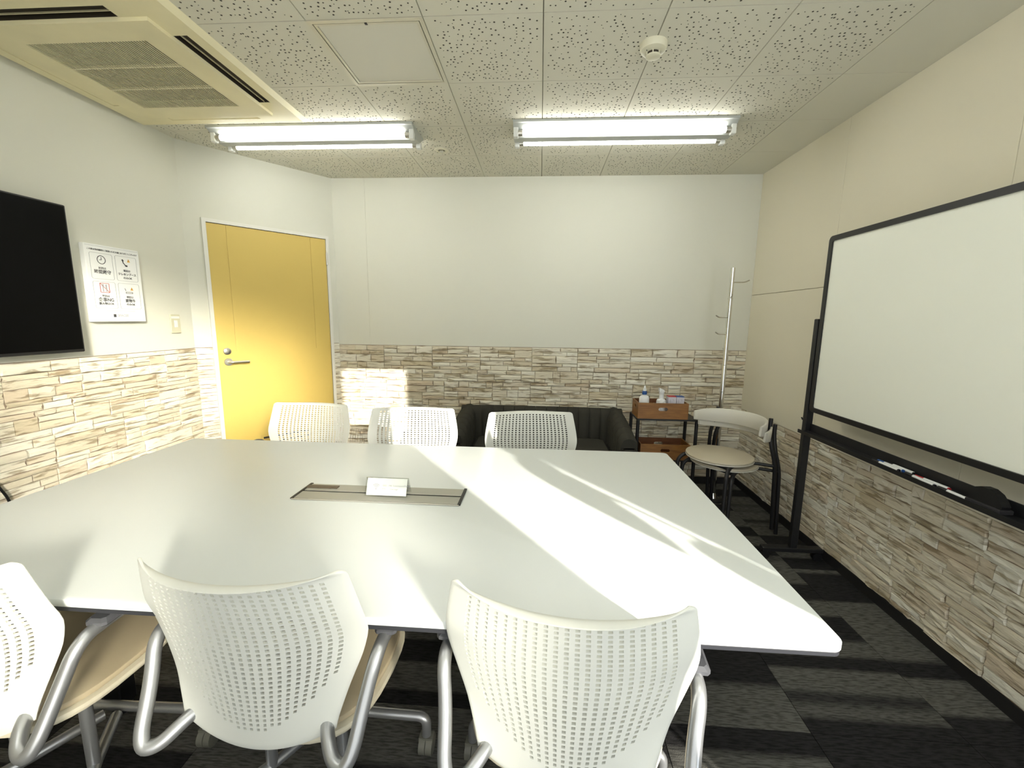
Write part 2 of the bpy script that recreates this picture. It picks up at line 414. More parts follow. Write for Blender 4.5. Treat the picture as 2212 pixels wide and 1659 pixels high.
# ---- stone cladding
def stone_proto(seed):
    rr = random.Random(seed); n = 10
    base = [(0, 0), (.33, 0), (.68, 0), (1, 0), (1, .5), (1, 1), (.66, 1), (.34, 1), (0, 1), (0, .5)]
    js = .035; jt = .10
    ring = []
    for k, (a, b) in enumerate(base):
        ring.append((min(1, max(0, a + rr.uniform(-js, js) * (0 if a in (0, 1) and b in (0, 1) else 1))), min(1, max(0, b + (rr.uniform(-jt, jt) if 0 < a < 1 else 0)))))
    mb = MB(); vs = [(a, b, 0) for a, b in ring]
    fr = []
    for a, b in ring:
        fr.append((.5 + (a - .5) * .965, .5 + (b - .5) * .86, rr.uniform(.42, 1.0)))
    vs += fr
    mid = [(rr.uniform(.25, .4), rr.uniform(.35, .65), rr.uniform(.7, 1.1)), (rr.uniform(.6, .75), rr.uniform(.35, .65), rr.uniform(.7, 1.1))]
    vs += mid; fs = [(i, (i + 1) % n, n + (i + 1) % n, n + i) for i in range(n)]
    a, b = 2 * n, 2 * n + 1
    for i in range(n):
        j = (i + 1) % n; xm = (ring[i][0] + ring[j][0]) / 2
        if xm < .5: fs.append((n + i, n + j, a))
        else: fs.append((n + i, n + j, b))
    # stitch the two fans
    lo = max([i for i in range(n) if ring[i][1] < .3 and ring[i][0] < .55], key=lambda i: ring[i][0])
    hi = max([i for i in range(n) if ring[i][1] > .7 and ring[i][0] < .55], key=lambda i: ring[i][0])
    # seams: vertices where the owner changes
    own = [a if (ring[i][0] + ring[(i + 1) % n][0]) / 2 < .5 else b for i in range(n)]
    for i in range(n):
        if own[i - 1] != own[i]: fs.append((own[i - 1], n + i, own[i]))
    mb.add(vs, fs); return mb
PROTO = [stone_proto(100 + k) for k in range(14)]
PMESH = [p.mesh('stone') for p in PROTO]
for me in PMESH: me.materials.append(M['stone'])

def clad(parent, origin, tdir, ndir, length, z0, z1, seed, score, limit=300):
    rr = random.Random(seed); cells = []
    zt_ = z1
    while zt_ > z0 + 1e-4:                                   # bands of courses, each with its own staggered blocks
        bh_ = rr.choice((.10, .13, .16, .20)); bh_ = min(bh_, zt_ - z0)
        if zt_ - bh_ - z0 < .06: bh_ = zt_ - z0
        s = 0.0; first = rr.uniform(.15, .45)
        while s < length - 1e-4:
            bw = min(first if s == 0 else rr.uniform(.32, .52), length - s)
            if length - s - bw < .08: bw = length - s
            z = zt_; zl = zt_ - bh_
            while z > zl + 1e-4:
                h = min(rr.choice((.026, .034, .040, .046, .055, .066)), z - zl)
                if z - h - zl < .018: h = z - zl
                x = s
                while x < s + bw - 1e-4:
                    w = rr.uniform(.06, .28) if h < .05 else rr.uniform(.08, .21)
                    if s + bw - x - w < .05: w = s + bw - x
                    if h > .045 and rr.random() < .38 and w > .08:      # two thin slivers in place of one stone
                        k = rr.uniform(.35, .65); cells.append((x, z - h * k, w, h * k)); cells.append((x, z - h, w, h * (1 - k)))
                    else: cells.append((x, z - h, w, h))
                    x += w
                z -= h
            s += bw
        zt_ -= bh_
    def P(c): return Vector(origin) + Vector(tdir) * (c[0] + c[2] / 2) + Vector((0, 0, c[1] + c[3] / 2))
    cells.sort(key=lambda c: -score(P(c)) * c[2] * c[3])
    t = Vector(tdir); n = Vector(ndir); rest = MB()
    for i, c in enumerate(cells):
        k = rr.randrange(14); dep = rr.choice((.004, .006, .009, .012, .016)); gp = .0008
        o3 = Vector(origin) + t * (c[0] + gp) + Vector((0, 0, c[1] + gp)) + n * .0005
        Mx = Matrix(((t.x * (c[2] - 2 * gp), 0, n.x * dep, o3.x), (t.y * (c[2] - 2 * gp), 0, n.y * dep, o3.y), (0, c[3] - 2 * gp, 0, o3.z), (0, 0, 0, 1)))
        if i < limit:
            o = link('stone', PMESH[k], None, parent); o.matrix_local = parent.matrix_local.inverted() @ Mx if False else Mx
        else:
            rest.add([Mx @ Vector(p) for p in PROTO[k].v], PROTO[k].f)
    if rest.v:
        r = rest.build('stone_courses', M['stone'], parent); r['kind'] = 'stuff'

# ---- walls (stone backing below, wallpaper above)
def flat_wall(name, label, boxes, m):
    mb = MB()
    for b in boxes: mb.box(*b)
    return struct(mb.build(name, m), label)
wb = flat_wall('wall_back', 'back wall, stone cladding below cream wallpaper', [(LX - .1, RX + .1, D, D + .1, -.06, H + .05)], M['joint'])
for (a, b) in ((DB.x - .06, -1.457), (-1.4558, RX)):
    MB().box(a, b, D - .003, D + .01, WAINS - .012, H).build('wallpaper', M['wall'], wb)
clad(wb, (-1.75, D, .06), (1, 0, 0), (0, -1, 0), RX + 1.75, 0, WAINS - .015 - .06, 11, lambda p: (1 if p.z > .40 else .25) * (.3 if -.6 < p.x < .65 and p.z < .62 else 1))
wl = flat_wall('wall_left', 'left wall, stone cladding below cream wallpaper', [(LX - .1, LX, WY - .1, 2.9, -.06, H + .05)], M['joint'])
MB().box(LX - .01, LX + .003, WY, 2.7645, WAINS, H).build('wallpaper', M['wall'], wl)
clad(wl, (LX, WY, .06), (0, 1, 0), (1, 0, 0), 2.765 - WY, 0, WAINS - .003 - .06, 12, lambda p: (1 if p.y > 1.25 else .03) * (1 if p.z > .42 else .2))
wr = flat_wall('wall_right', 'right wall, cream panels above stone cladding', [(RX, RX + .1, RY0, D + .1, -.06, H + .05)], M['joint'])
for (y0, y1) in ((RY0, .82), (.8215, 1.725), (1.7265, 2.629), (2.6305, D - .004)):
    for (z0, z1) in ((.664, 1.583), (1.586, H)):
        MB().cbox(RX - .014, RX + .01, y0, y1, z0, z1, .0012).build('wall_panel', M['panel'], wr)
clad(wr, (RX, RY0, .055), (0, 1, 0), (-1, 0, 0), D - RY0, 0, .664 - .055, 13, lambda p: 1 if p.y > .9 else .05)
wd = struct(MB().box(-.08, DLEN + .08, -.1, 0, -.06, H + .05).build('wall_diagonal', M['joint']), 'short diagonal wall holding the yellow door')
wd.matrix_world = Matrix(((DT.x, -DN.x * -1, 0, DA.x), (DT.y, DN.y, 0, DA.y), (0, 0, 1, 0), (0, 0, 0, 1)))
DM = Matrix(((DT.x, DN.x, 0, DA.x), (DT.y, DN.y, 0, DA.y), (0, 0, 1, 0), (0, 0, 0, 1)))
wd.matrix_world = DM
S0, S1 = .127, .945           # door opening along the diagonal
for b in ((-.002, S0 - .022, WAINS, H), (S1 + .022, DLEN + .002, WAINS, H), (S0 - .022, S1 + .022, 2.03, H)):
    o = MB().box(b[0], b[1], -.01, .003, b[2], b[3]).build('wallpaper', M['wall'], wd)
for (a, b, sd_) in ((0, S0 - .022, 21), (S1 + .022, DLEN, 22)):
    clad(wd, (a, 0, .06), (1, 0, 0), (0, 1, 0), b - a, 0, WAINS - .003 - .06, sd_, lambda p: 1)
# window wall behind the camera
ww = flat_wall('wall_window', 'window wall with a tall sliding window', [(LX - .1, BL0, WY - .1, WY, -.06, H + .05), (BL0, RX + .2, WY - .1, WY, W_TOP, H + .05), (BL0, RX + .2, WY - .1, WY, -.06, .05), (CL1, RX + .2, WY - .1, WY, .05, W_TOP), (BL1, CL0, WY - .1, WY, .05, W_TOP)], M['wall'])
w1 = struct(bpy.data.objects.new('window_1', None), 'tall sliding window with aluminium frame'); COL.objects.link(w1)
for (a, b) in ((BL0, BL1), (CL0, CL1)):
    f = MB().box(a, a + .02, WY - .07, WY - .04, .05, W_TOP).box(b - .02, b, WY - .07, WY - .04, .05, W_TOP).box(a, b, WY - .07, WY - .04, .05, .08).box(a, b, WY - .07, WY - .04, W_TOP - .02, W_TOP)
    f.build('window_frame', M['frame'], w1)
sc_ = MB().box(BL0 - .03, BL1 + .03, WY + .006, WY + .012, .06, W_TOP + .03).build('lace_screen', M['screen']); tag(sc_, 'plain off-white screen hanging over the window', 'blind')

# ---- baseboards
def baseboard(name, pts, n):
    mb = MB(); a, b = Vector(pts[0]), Vector(pts[1]); n = Vector(n) * .008
    mb.add([a, b, b + n, a + n, a + Vector((0, 0, .055)), b + Vector((0, 0, .055)), b + n + Vector((0, 0, .055)), a + n + Vector((0, 0, .055))], [(0, 3, 2, 1), (4, 5, 6, 7), (0, 1, 5, 4), (1, 2, 6, 5), (2, 3, 7, 6), (3, 0, 4, 7)])
    return struct(mb.build(name, M['base']))
baseboard('baseboard_right', ((RX, RY0, 0), (RX, D, 0)), (-1, 0, 0))
baseboard('baseboard_back', ((DB.x, D, 0), (RX, D, 0)), (0, -1, 0))
baseboard('baseboard_left', ((LX, WY, 0), (LX, 2.765, 0)), (1, 0, 0))

# ---- yellow door
dr = struct(bpy.data.objects.new('door_1', None), 'yellow flush door with lever handle in white frame'); COL.objects.link(dr); dr.matrix_world = DM
MB().box(S0 - .024, S0, 0, .020, 0, 2.03).box(S1, S1 + .024, 0, .020, 0, 2.03).box(S0, S1, 0, .020, 2.006, 2.03).build('door_frame', M['doorframe'], dr)
lf = MB()
g1, g2 = .243, .82; DF = .013           # face of the leaf
MB().box(S0, S1, .0002, .0008, 0, 2.006).build('door_gap', M['acd'], dr)
lf.box(S0 + .002, S1 - .003, .001, DF - .003, .012, 2.002)
for (a, b) in ((S0 + .002, g1 - .0015), (g1 + .0015, g2 - .0015), (g2 + .0015, S1 - .003)): lf.box(a, b, DF - .003, DF, 1.12, 2.002)
lf.box(S0 + .002, S1 - .003, DF - .003, DF, .012, 1.12)
leaf = lf.build('door_leaf', M['door'], dr)
MB().lathe([(.0, .012), (.026, .012), (.027, .006), (.027, 0)], .188, DF, 1.045, n=20, axis='y').tube([(.188, DF, 1.045), (.188, DF + .045, 1.045), (.31, DF + .047, 1.045)], .0095, 10, round_=.02).build('door_handle', M['steel'], dr, smooth=40, label='satin steel lever handle')
MB().lathe([(.0, .009), (.017, .01), (.024, .006), (.025, 0)], .186, DF, 1.122, n=20, axis='y').box(.1835, .1885, DF + .008, DF + .013, 1.114, 1.130).build('lock_cylinder', M['steel'], dr, smooth=40, label='round steel lock above the handle')
for z in (1.85, .25): MB().cyl((S1 - .001, DF + .007, z - .05), (S1 - .001, DF + .007, z + .05), .007, 10).build('hinge', M['steel'], dr)
V0, V1, VB, VT = .36, .74, .10, .462
MB().box(V0, V1, DF, DF + .009, VT - .014, VT).box(V0, V1, DF, DF + .009, VB, VB + .014).box(V0, V0 + .014, DF, DF + .009, VB + .014, VT - .014).box(V1 - .014, V1, DF, DF + .009, VB + .014, VT - .014).build('vent_frame', M['door'], dr)
MB().box(V0 + .014, V1 - .014, DF + .0001, DF + .001, VB + .014, VT - .014).build('vent_opening', M['acd'], dr)
for k in range(8):
    z = VB + .02 + k * .041
    MB().add([(V0 + .014, DF + .0012, z + .024), (V1 - .014, DF + .0012, z + .024), (V1 - .014, DF + .008, z), (V0 + .014, DF + .008, z), (V0 + .014, DF + .0012, z + .020), (V1 - .014, DF + .0012, z + .020), (V1 - .014, DF + .007, z - .003), (V0 + .014, DF + .007, z - .003)], [(0, 1, 2, 3), (7, 6, 5, 4), (3, 2, 6, 7), (0, 4, 5, 1)]).build('vent_slat', M['door'], dr)

# ================================================================== CEILING FITTINGS
# ---- air conditioner cassette
ac = thing('air_conditioner', 'yellowed square ceiling cassette air conditioner with slatted grille', 'air conditioner', ((AC[0] + AC[1]) / 2, (AC[2] + AC[3]) / 2, H))
hx = (AC[1] - AC[0]) / 2; S = hx / .48
br = [-.48 * S, -.432 * S, -.372 * S, -.262 * S, .262 * S, .372 * S, .432 * S, .48 * S]
pm = MB(); rim = MB()
for i in range(7):
    for j in range(7):
        inner = 2 <= i <= 4 and 2 <= j <= 4
        if i == 3 and j == 3: continue
        if (i in (1, 5) and j == 3) or (j in (1, 5) and i == 3): continue
        z0 = -.040 if inner else -.026
        (rim if inner else pm).box(br[i], br[i + 1], br[j], br[j + 1], z0, 0)
pm.build('panel', M['ac'], ac); rim.build('grille_frame', M['ac'], ac)
e_ = .48 * S
MB().add([(-e_, -e_, -.026), (e_, -e_, -.026), (e_, e_, -.026), (-e_, e_, -.026), (-e_ - .012, -e_ - .012, 0), (e_ + .012, -e_ - .012, 0), (e_ + .012, e_ + .012, 0), (-e_ - .012, e_ + .012, 0)], [(0, 1, 5, 4), (1, 2, 6, 5), (2, 3, 7, 6), (3, 0, 4, 7)]).build('bevelled_edge', M['ac'], ac)
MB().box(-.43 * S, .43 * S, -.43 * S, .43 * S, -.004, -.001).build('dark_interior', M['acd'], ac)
gi = .262 * S; ns = 44
slat = MB().add([(-.0020, -gi, -.038), (.0020, -gi, -.038), (.0016, -gi, -.035), (-.0016, -gi, -.035), (-.0020, gi, -.038), (.0020, gi, -.038), (.0016, gi, -.035), (-.0016, gi, -.035)], [(0, 1, 2, 3), (7, 6, 5, 4), (0, 4, 5, 1), (1, 5, 6, 2), (2, 6, 7, 3), (3, 7, 4, 0)]).mesh('grille_slat')
for k in range(ns): link('grille_slat', slat, M['acs'], ac, loc=(-gi + (k + .5) * 2 * gi / ns, 0, 0))
for t_ in (-.33, .33): MB().box(-gi, gi, t_ * gi * 1 - .003, t_ * gi + .003, -.039, -.028).build('grille_crossbar', M['acs'], ac)
def louvre(mat4, closed):
    mb = MB(); n = 6; w = .06 * S
    for half in (-1, 1): pass
    prof = []
    if closed: prof = [(-w / 2, -.024), (w / 2, -.024), (w / 2, -.018), (-w / 2, -.018)]
    else: prof = [(-.004, -.016), (-.001, -.024), (.0012, -.024), (-.0018, -.016)]
    mb.prism(prof, -.258 * S, .258 * S, 'y'); mb.xf(mat4)
    return mb.build('louvre', M['ac'], ac)
off = .402 * S
for k in (0, 3):                                                   # dark liners added to paint shade onto the walls of the two open outlets
    w_, l_ = .0298 * S, .2615 * S
    MB().box(off - w_, off - w_ + .001, -l_, l_, -.0235, -.003).box(off + w_ - .001, off + w_, -l_, l_, -.0235, -.003).box(off - w_, off + w_, -l_, -l_ + .001, -.0235, -.003).box(off - w_, off + w_, l_ - .001, l_, -.0235, -.003).xf(Matrix.Rotation(k * math.pi / 2, 4, 'Z')).build('outlet_shade', M['acd'], ac)
louvre(Matrix.Translation((off, 0, 0)), False)
louvre(Matrix.Rotation(-math.pi / 2, 4, 'Z') @ Matrix.Translation((off, 0, 0)), False)
louvre(Matrix.Rotation(math.pi / 2, 4, 'Z') @ Matrix.Translation((off, 0, 0)), True)
louvre(Matrix.Rotation(math.pi, 4, 'Z') @ Matrix.Translation((off, 0, 0)), True)

# ---- fluorescent fittings
def fluorescent(cx, label, cy=2.715):
    t = thing('fluorescent_light', label, 'light', (cx, cy, H), 0, 'ceiling fluorescent lights')
    Lh = .627
    prof = [(-.122, 0), (-.122, -.012), (-.110, -.014), (-.030, -.062), (.030, -.062), (.110, -.014), (.122, -.012), (.122, 0)]
    MB().prism([(a, b) for a, b in prof], -Lh, Lh, 'x').build('fitting_body', M['fix'], t)
    for s in (-1, 1):
        lt_ = MB().tube([(-.572, s * .072, -.052), (.572, s * .072, -.052)], .0148, 16).build('lamp_tube', M['tube'], t, smooth=40)
        for e in (-1, 1):
            MB().tube([(e * .572, s * .072, -.052), (e * .600, s * .072, -.052)], .0168, 14).build('tube_cap', M['steel'], lt_, smooth=40)
            MB().cbox(e * .612 - .014, e * .612 + .014, s * .072 - .017, s * .072 + .017, -.078, -.008, .003).build('lamp_holder', M['white'], t)
    MB().box(.34, .362, -.079, -.0765, -.031, -.0245).xf(Matrix()).build('rating_mark', M['inkgrey'], t)
    MB().box(.43, .475, -.079, -.0765, -.0290, -.0245).build('rating_label', M['inkgrey'], t)
    return t
fluorescent(-1.392, 'twin-tube fluorescent light fitting beside the air conditioner')
fluorescent(.448, 'twin-tube fluorescent light fitting between the smoke detector and the back wall')
fluorescent(-1.392, 'added unseen twin-tube fluorescent light fitting by the window, over the television side', .36)  # unseen second row, added to raise the room's ambient light
fluorescent(.448, 'added unseen twin-tube fluorescent light fitting by the window, over the whiteboard side', .36)

# ---- access hatch
hx0, hx1, hy0, hy1 = X0 - 2 * T, X0 - T, rows[2], rows[1]
hy0, hy1 = D - .447 - 3 * T, D - .447 - 2 * T
ht = thing('access_hatch', 'plain square ceiling access hatch with aluminium frame', 'hatch', ((hx0 + hx1) / 2, (hy0 + hy1) / 2, H))
h2 = T / 2
MB().box(-h2, h2, -h2, -h2 + .016, -.003, .01).box(-h2, h2, h2 - .016, h2, -.003, .01).box(-h2, -h2 + .016, -h2 + .016, h2 - .016, -.003, .01).box(h2 - .016, h2, -h2 + .016, h2 - .016, -.003, .01).build('outer_frame', M['alu'], ht)
i2 = h2 - .020
MB().box(-i2, i2, -i2, -i2 + .011, -.002, .008).box(-i2, i2, i2 - .011, i2, -.002, .008).box(-i2, -i2 + .011, -i2 + .011, i2 - .011, -.002, .008).box(i2 - .011, i2, -i2 + .011, i2 - .011, -.002, .008).build('inner_frame', M['alu'], ht)
i3 = i2 - .012
MB().box(-i3, i3, -i3, i3, .001, .007).build('hatch_board', M['hatch'], ht)
MB().box(-.005, .005, -i2 - .001, -i2 + .009, -.004, .002).build('catch', M['blackp'], ht)

# ---- smoke detector
sm = thing('smoke_detector', 'round cream smoke detector on the ceiling', 'smoke detector', (.440, 1.955, H))
MB().lathe([(.054, 0), (.054, -.018), (.050, -.026), (.030, -.034)], n=28).build('housing', M['det'], sm, smooth=40)
MB().lathe([(.026, -.030), (.026, -.046)], n=24).build('sensor_gap', M['acd'], sm)
for k in range(6):
    a = k * math.pi / 3 + .26; MB().box(.0255, .0290, -.002, .002, -.046, -.030).xf(Matrix.Rotation(a, 4, 'Z')).build('sensor_rib', M['det'], sm)
MB().lathe([(.029, -.044), (.029, -.049), (.024, -.052)], n=24).build('sensor_cap', M['det'], sm, smooth=40)
MB().lathe([(.0018, -.030), (.0018, -.034)], .040 * -.75, -.018, 0, n=8).build('indicator', M['blackp'], sm)
# ---- recessed emergency lamp
em = thing('recessed_lamp', 'small round recessed ceiling lamp with glass insert', 'lamp', (-.688, 3.013, H))
MB().lathe([(.022, -.001), (.024, -.006), (.046, -.004), (.048, 0), (.024, 0)], n=28).build('trim_ring', M['det'], em, smooth=50)
MB().lathe([(.022, -.001), (.0, -.001)], n=20).build('socket', M['acd'], em)
MB().lathe([(.014, -.002), (.013, -.010), (.006, -.014), (.0, -.0145)], n=16).build('lens', M['chrome'], em, smooth=50)

# ================================================================== LEFT WALL
tv = thing('television', 'large black flat television on the left wall', 'television', (LX, 1.345, 1.54))
bz_ = MB().cbox(.045, .075, -.65, .65, -.352, .352, .003).build('screen_bezel', M['blackp'], tv)
MB().box(.0752, .0756, -.642, .642, -.338, .345).build('screen', M['tv'], bz_)
MB().box(.02, .045, -.40, .40, -.22, .15).build('rear_housing', M['blackp'], tv)
MB().box(.004, .02, -.20, .20, -.18, .12).build('wall_mount', M['black'], tv)
cb = MB().tube([(LX + .03, 1.50, 1.26), (LX + .02, 1.54, .9), (LX + .02, 1.60, .64), (LX + .022, 1.640, .545), (LX + .02, 1.632, .44), (LX + .02, 1.60, .25), (LX + .02, 1.62, .06)], .0055, 8, round_=.08).build('power_cable', M['blackp'], smooth=60)
tag(cb, 'black power cable hanging down the left wall below the television', 'cable')

sg = thing('notice_board', 'white printed notice board with four rule boxes in Japanese', 'sign', (LX + .004, 2.243, 1.538))
MB().cbox(0, .028, -.150, .150, -.202, .202, .002).build('board', M['paper'], sg)
FX = .0285
def on_sign(me, y, z, m, dx=0): 
    o = link('lettering', me, m, sg); o.rotation_euler = (R_(90), 0, R_(90)); o.location = (FX + dx, y, z); return o
def stroke(mb, pts, w, closed=False):
    """flat line drawing in the (y, z) plane"""
    P = [Vector((a, b)) for a, b in pts]
    if closed: P.append(P[0])
    for a, b in zip(P[:-1], P[1:]):
        d = (b - a); 
        if d.length < 1e-7: continue
        d.normalize(); n = Vector((-d.y, d.x)) * w / 2; a2, b2 = a - d * w * .3, b + d * w * .3
        q = [a2 - n, b2 - n, b2 + n, a2 + n]
        mb.add([(FX - .0006, p.x, p.y) for p in q] + [(FX + .0004, p.x, p.y) for p in q], [(0, 3, 2, 1), (4, 5, 6, 7), (0, 1, 5, 4), (1, 2, 6, 5), (2, 3, 7, 6), (3, 0, 4, 7)])
    return mb
def arc(cx, cz, r, a0, a1, n=24): return [(cx + r * math.cos(R_(a0 + (a1 - a0) * k / n)), cz + r * math.sin(R_(a0 + (a1 - a0) * k / n))) for k in range(n + 1)]
def rrect(y0, y1, z0, z1, r): return arc(y1 - r, z1 - r, r, 0, 90, 5) + arc(y0 + r, z1 - r, r, 90, 180, 5) + arc(y0 + r, z0 + r, r, 180, 270, 5) + arc(y1 - r, z0 + r, r, 270, 360, 5)
yl0, yl1, yr0, yr1 = -.128, -.010, .006, .128
cyl_, cyr_ = (yl0 + yl1) / 2, (yr0 + yr1) / 2
for (a, b, c, d) in ((yl0, yl1, .024, .158), (yr0, yr1, .024, .158), (yl0, yl1, -.130, .010), (yr0, yr1, -.130, .010)):
    stroke(MB(), rrect(a, b, c, d, .008), .0012, True).build('printed_box', M['inkgrey'], sg)
stroke(MB(), [(-.145, .193), (.145, .193)], .0009).build('printed_line', M['inkgrey'], sg)
on_sign(text_mesh('この度は当会議室をご利用いただき誠にありがとうございます', .0098, bold=.0001), 0, .174, M['ink'])
def para(cy, z, big, top, sub=None, bs=.020):
    on_sign(text_mesh(top, .0135, bold=.0001), cy, z, M['ink']); on_sign(text_mesh(big, bs, bold=.0003), cy, z - .020, M['ink'])
    if sub: on_sign(text_mesh(sub, .0145, bold=.0002), cy, z - .040, M['ink'])
para(cyl_, .080, '時間厳守', '利用は', None, .0225); para(cyr_, .080, 'テレホンブース', '電話は', 'のみOK', .0150)
para(cyl_, -.066, '食事NG', '室内は', '飲み物はOK', .0235); para(cyr_, -.066, '建物外', '喫煙は', 'のみOK', .0195)
stroke(stroke(MB(), arc(cyl_, .124, .021, 0, 360, 30), .0030), [(cyl_, .137), (cyl_, .124), (cyl_ - .009, .124)], .0026).build('clock_symbol', M['ink'], sg)
ph = stroke(MB(), [(cyr_ - .020, .137), (cyr_ - .016, .124), (cyr_ - .006, .112), (cyr_ + .001, .108)], .0042)
stroke(ph, [(cyr_ - .020, .139), (cyr_ - .016, .134)], .008); stroke(ph, [(cyr_ - .004, .109), (cyr_ + .004, .108)], .008); ph.build('handset_symbol', M['ink'], sg)
def tri(y, z): MB().prism([(y - .0085, z - .008), (y + .0085, z - .008), (y, z + .009)], FX - .0006, FX + .0004, 'x').build('warning_triangle', M['inkamber'], sg); stroke(MB(), [(y, z + .003), (y, z - .002)], .0014).xf(Matrix.Translation((.0003, 0, 0))).build('exclamation_mark', M['ink'], sg)
tri(cyr_ + .016, .138); tri(cyr_ + .016, -.018)
stroke(stroke(MB(), rrect(cyl_ - .024, cyl_ + .024, -.046, .002, .003), .0022, True), [(cyl_ - .022, 0), (cyl_ + .022, -.044)], .0020).build('prohibition_frame', M['inkred'], sg)
fk = MB()
for dy in (-.012, -.009, -.006): stroke(fk, [(cyl_ + dy, -.004), (cyl_ + dy, -.016)], .0018)
stroke(fk, [(cyl_ - .009, -.014), (cyl_ - .009, -.040)], .004); stroke(fk, [(cyl_ + .009, -.005), (cyl_ + .009, -.040)], .004); stroke(fk, [(cyl_ + .0065, -.007), (cyl_ + .0065, -.022)], .004); fk.build('cutlery_symbol', M['inkgrey'], sg)
cg = stroke(MB(), [(cyr_ - .020, -.044), (cyr_ + .018, -.044), (cyr_ + .018, -.037), (cyr_ - .020, -.037)], .0020, True); stroke(cg, [(cyr_ - .021, -.030), (cyr_ - .021, -.025), (cyr_ - .024, -.021), (cyr_ - .024, -.017)], .0018); cg.build('cigarette_symbol', M['ink'], sg)
stroke(MB(), [(-.075, -.143), (.085, -.143)], .0012).build('printed_line', M['inkgrey'], sg)
MB().box(FX - .0006, FX + .0004, -.040, -.026, -.177, -.161).build('logo_square', M['ink'], sg)
on_sign(text_mesh('SPACEE', .019, align='LEFT'), -.018, -.169, M['inkpale'], .0003)

sw = thing('light_switch', 'ivory wall switch plate beside the yellow door', 'light switch', (LX + .003, 2.622, 1.320))
MB().cbox(0, .008, -.036, .036, -.060, .060, .002).build('plate', M['switch'], sw)
MB().cbox(.006, .0105, -.012, .012, -.022, .022, .001).build('rocker', M['white'], sw)
MB().box(.0075, .009, -.030, .030, .034, .048).build('name_strip', M['white'], sw)

# ================================================================== TABLE
TX0, TX1, TY0, TY1 = -1.855, .646, .8218, 2.0936
tb = thing('meeting_table', 'large white rectangular meeting table', 'table', ((TX0 + TX1) / 2, (TY0 + TY1) / 2, 0))
tw, td = (TX1 - TX0) / 2, (TY1 - TY0) / 2
def rpoly(a, b, r, n=6):
    P = []
    for (sx, sy, a0) in ((1, 1, 0), (-1, 1, 90), (-1, -1, 180), (1, -1, 270)):
        for k in range(n + 1):
            t = R_(a0 + 90 * k / n); P.append((sx * (a - r) + r * math.cos(t), sy * (b - r) + r * math.sin(t)))
    return P
def slab(poly_fn, z0, z1, c):
    """slab with softened upper and lower rims: poly_fn(inset)"""
    mb = MB(); rings = [(poly_fn(c), z0), (poly_fn(c * .3), z0 + c * .3), (poly_fn(0), z0 + c), (poly_fn(0), z1 - c), (poly_fn(c * .3), z1 - c * .3), (poly_fn(c), z1)]
    n = len(rings[0][0]); vs = []; fs = []
    for p, z in rings: vs += [(x, y, z) for x, y in p]
    for k in range(len(rings) - 1):
        for i in range(n): j = (i + 1) % n; fs.append((k * n + i, k * n + j, k * n + n + j, k * n + n + i))
    fs += [tuple(range(n - 1, -1, -1)), tuple((len(rings) - 1) * n + i for i in range(n))]
    return mb.add(vs, fs)
slab(lambda i: rpoly(tw - i, td - i, .022), ZT - .020, ZT, .003).build('table_top', M['table'], tb, smooth=35)
slab(lambda i: rpoly(tw - .002 - i, td - .002 - i, .02), ZT - .031, ZT - .0203, .001).build('edge_band', M['edge'], tb)
MB().box(-tw + .03, tw - .03, -td + .03, -td + .06, ZT - .048, ZT - .0315).box(-tw + .03, tw - .03, td - .06, td - .03, ZT - .048, ZT - .0315).box(-tw + .03, -tw + .06, -td + .06, td - .06, ZT - .048, ZT - .0315).box(tw - .06, tw - .03, -td + .06, td - .06, ZT - .048, ZT - .0315).build('under_frame', M['black'], tb)
for sx in (-1, 1):
    for sy in (-1, 1):
        px, py = sx * (tw - .42), sy * (td - .38)
        MB().cbox(px - .03, px + .03, py - .03, py + .03, .03, ZT - .0485, .004).build('leg', M['black'], tb)
        MB().lathe([(.022, 0), (.028, .006), (.028, .03)], px, py, 0, n=14).build('levelling_foot', M['blackp'], tb)
# power lids let into the top
pb = thing('power_box', 'silver twin-lid cable box let into the white table', 'cable box', (-.580, 1.466, ZT))
MB().box(-.308, .308, -.070, .070, .0002, .0012).build('tray_rim', M['blackp'], pb)
for s in (-1, 1): MB().cbox(-.302 if s < 0 else -.302, .302, s * .0355 - .0305, s * .0355 + .0305, .0012, .0045, .001).build('lid', M['lid'], pb)
for s in (-1, 1): MB().cbox(s * .3065 - .0055, s * .3065 + .0055, -.072, .072, .001, .006, .001).build('end_cap', M['blackp'], pb)
MB().cbox(-.308, .308, -.0755, -.0705, .0005, .0048, .001).build('front_rail', M['steel'], pb)
MB().cbox(-.290, .300, .0005, .0035, .0040, .0062, .0008).build('grip_rail', M['steel'], pb)
tgs = thing('cable_tag', 'dark brown strip tag lying on the cable box lid', 'tag', (-.825, 1.502, ZT + .0046))
MB().cbox(-.062, .040, -.013, .013, 0, .003, .0008).build('strip', M['tag'], tgs); MB().cbox(.036, .062, -.011, .011, 0, .004, .001).build('clip', M['tag'], tgs)

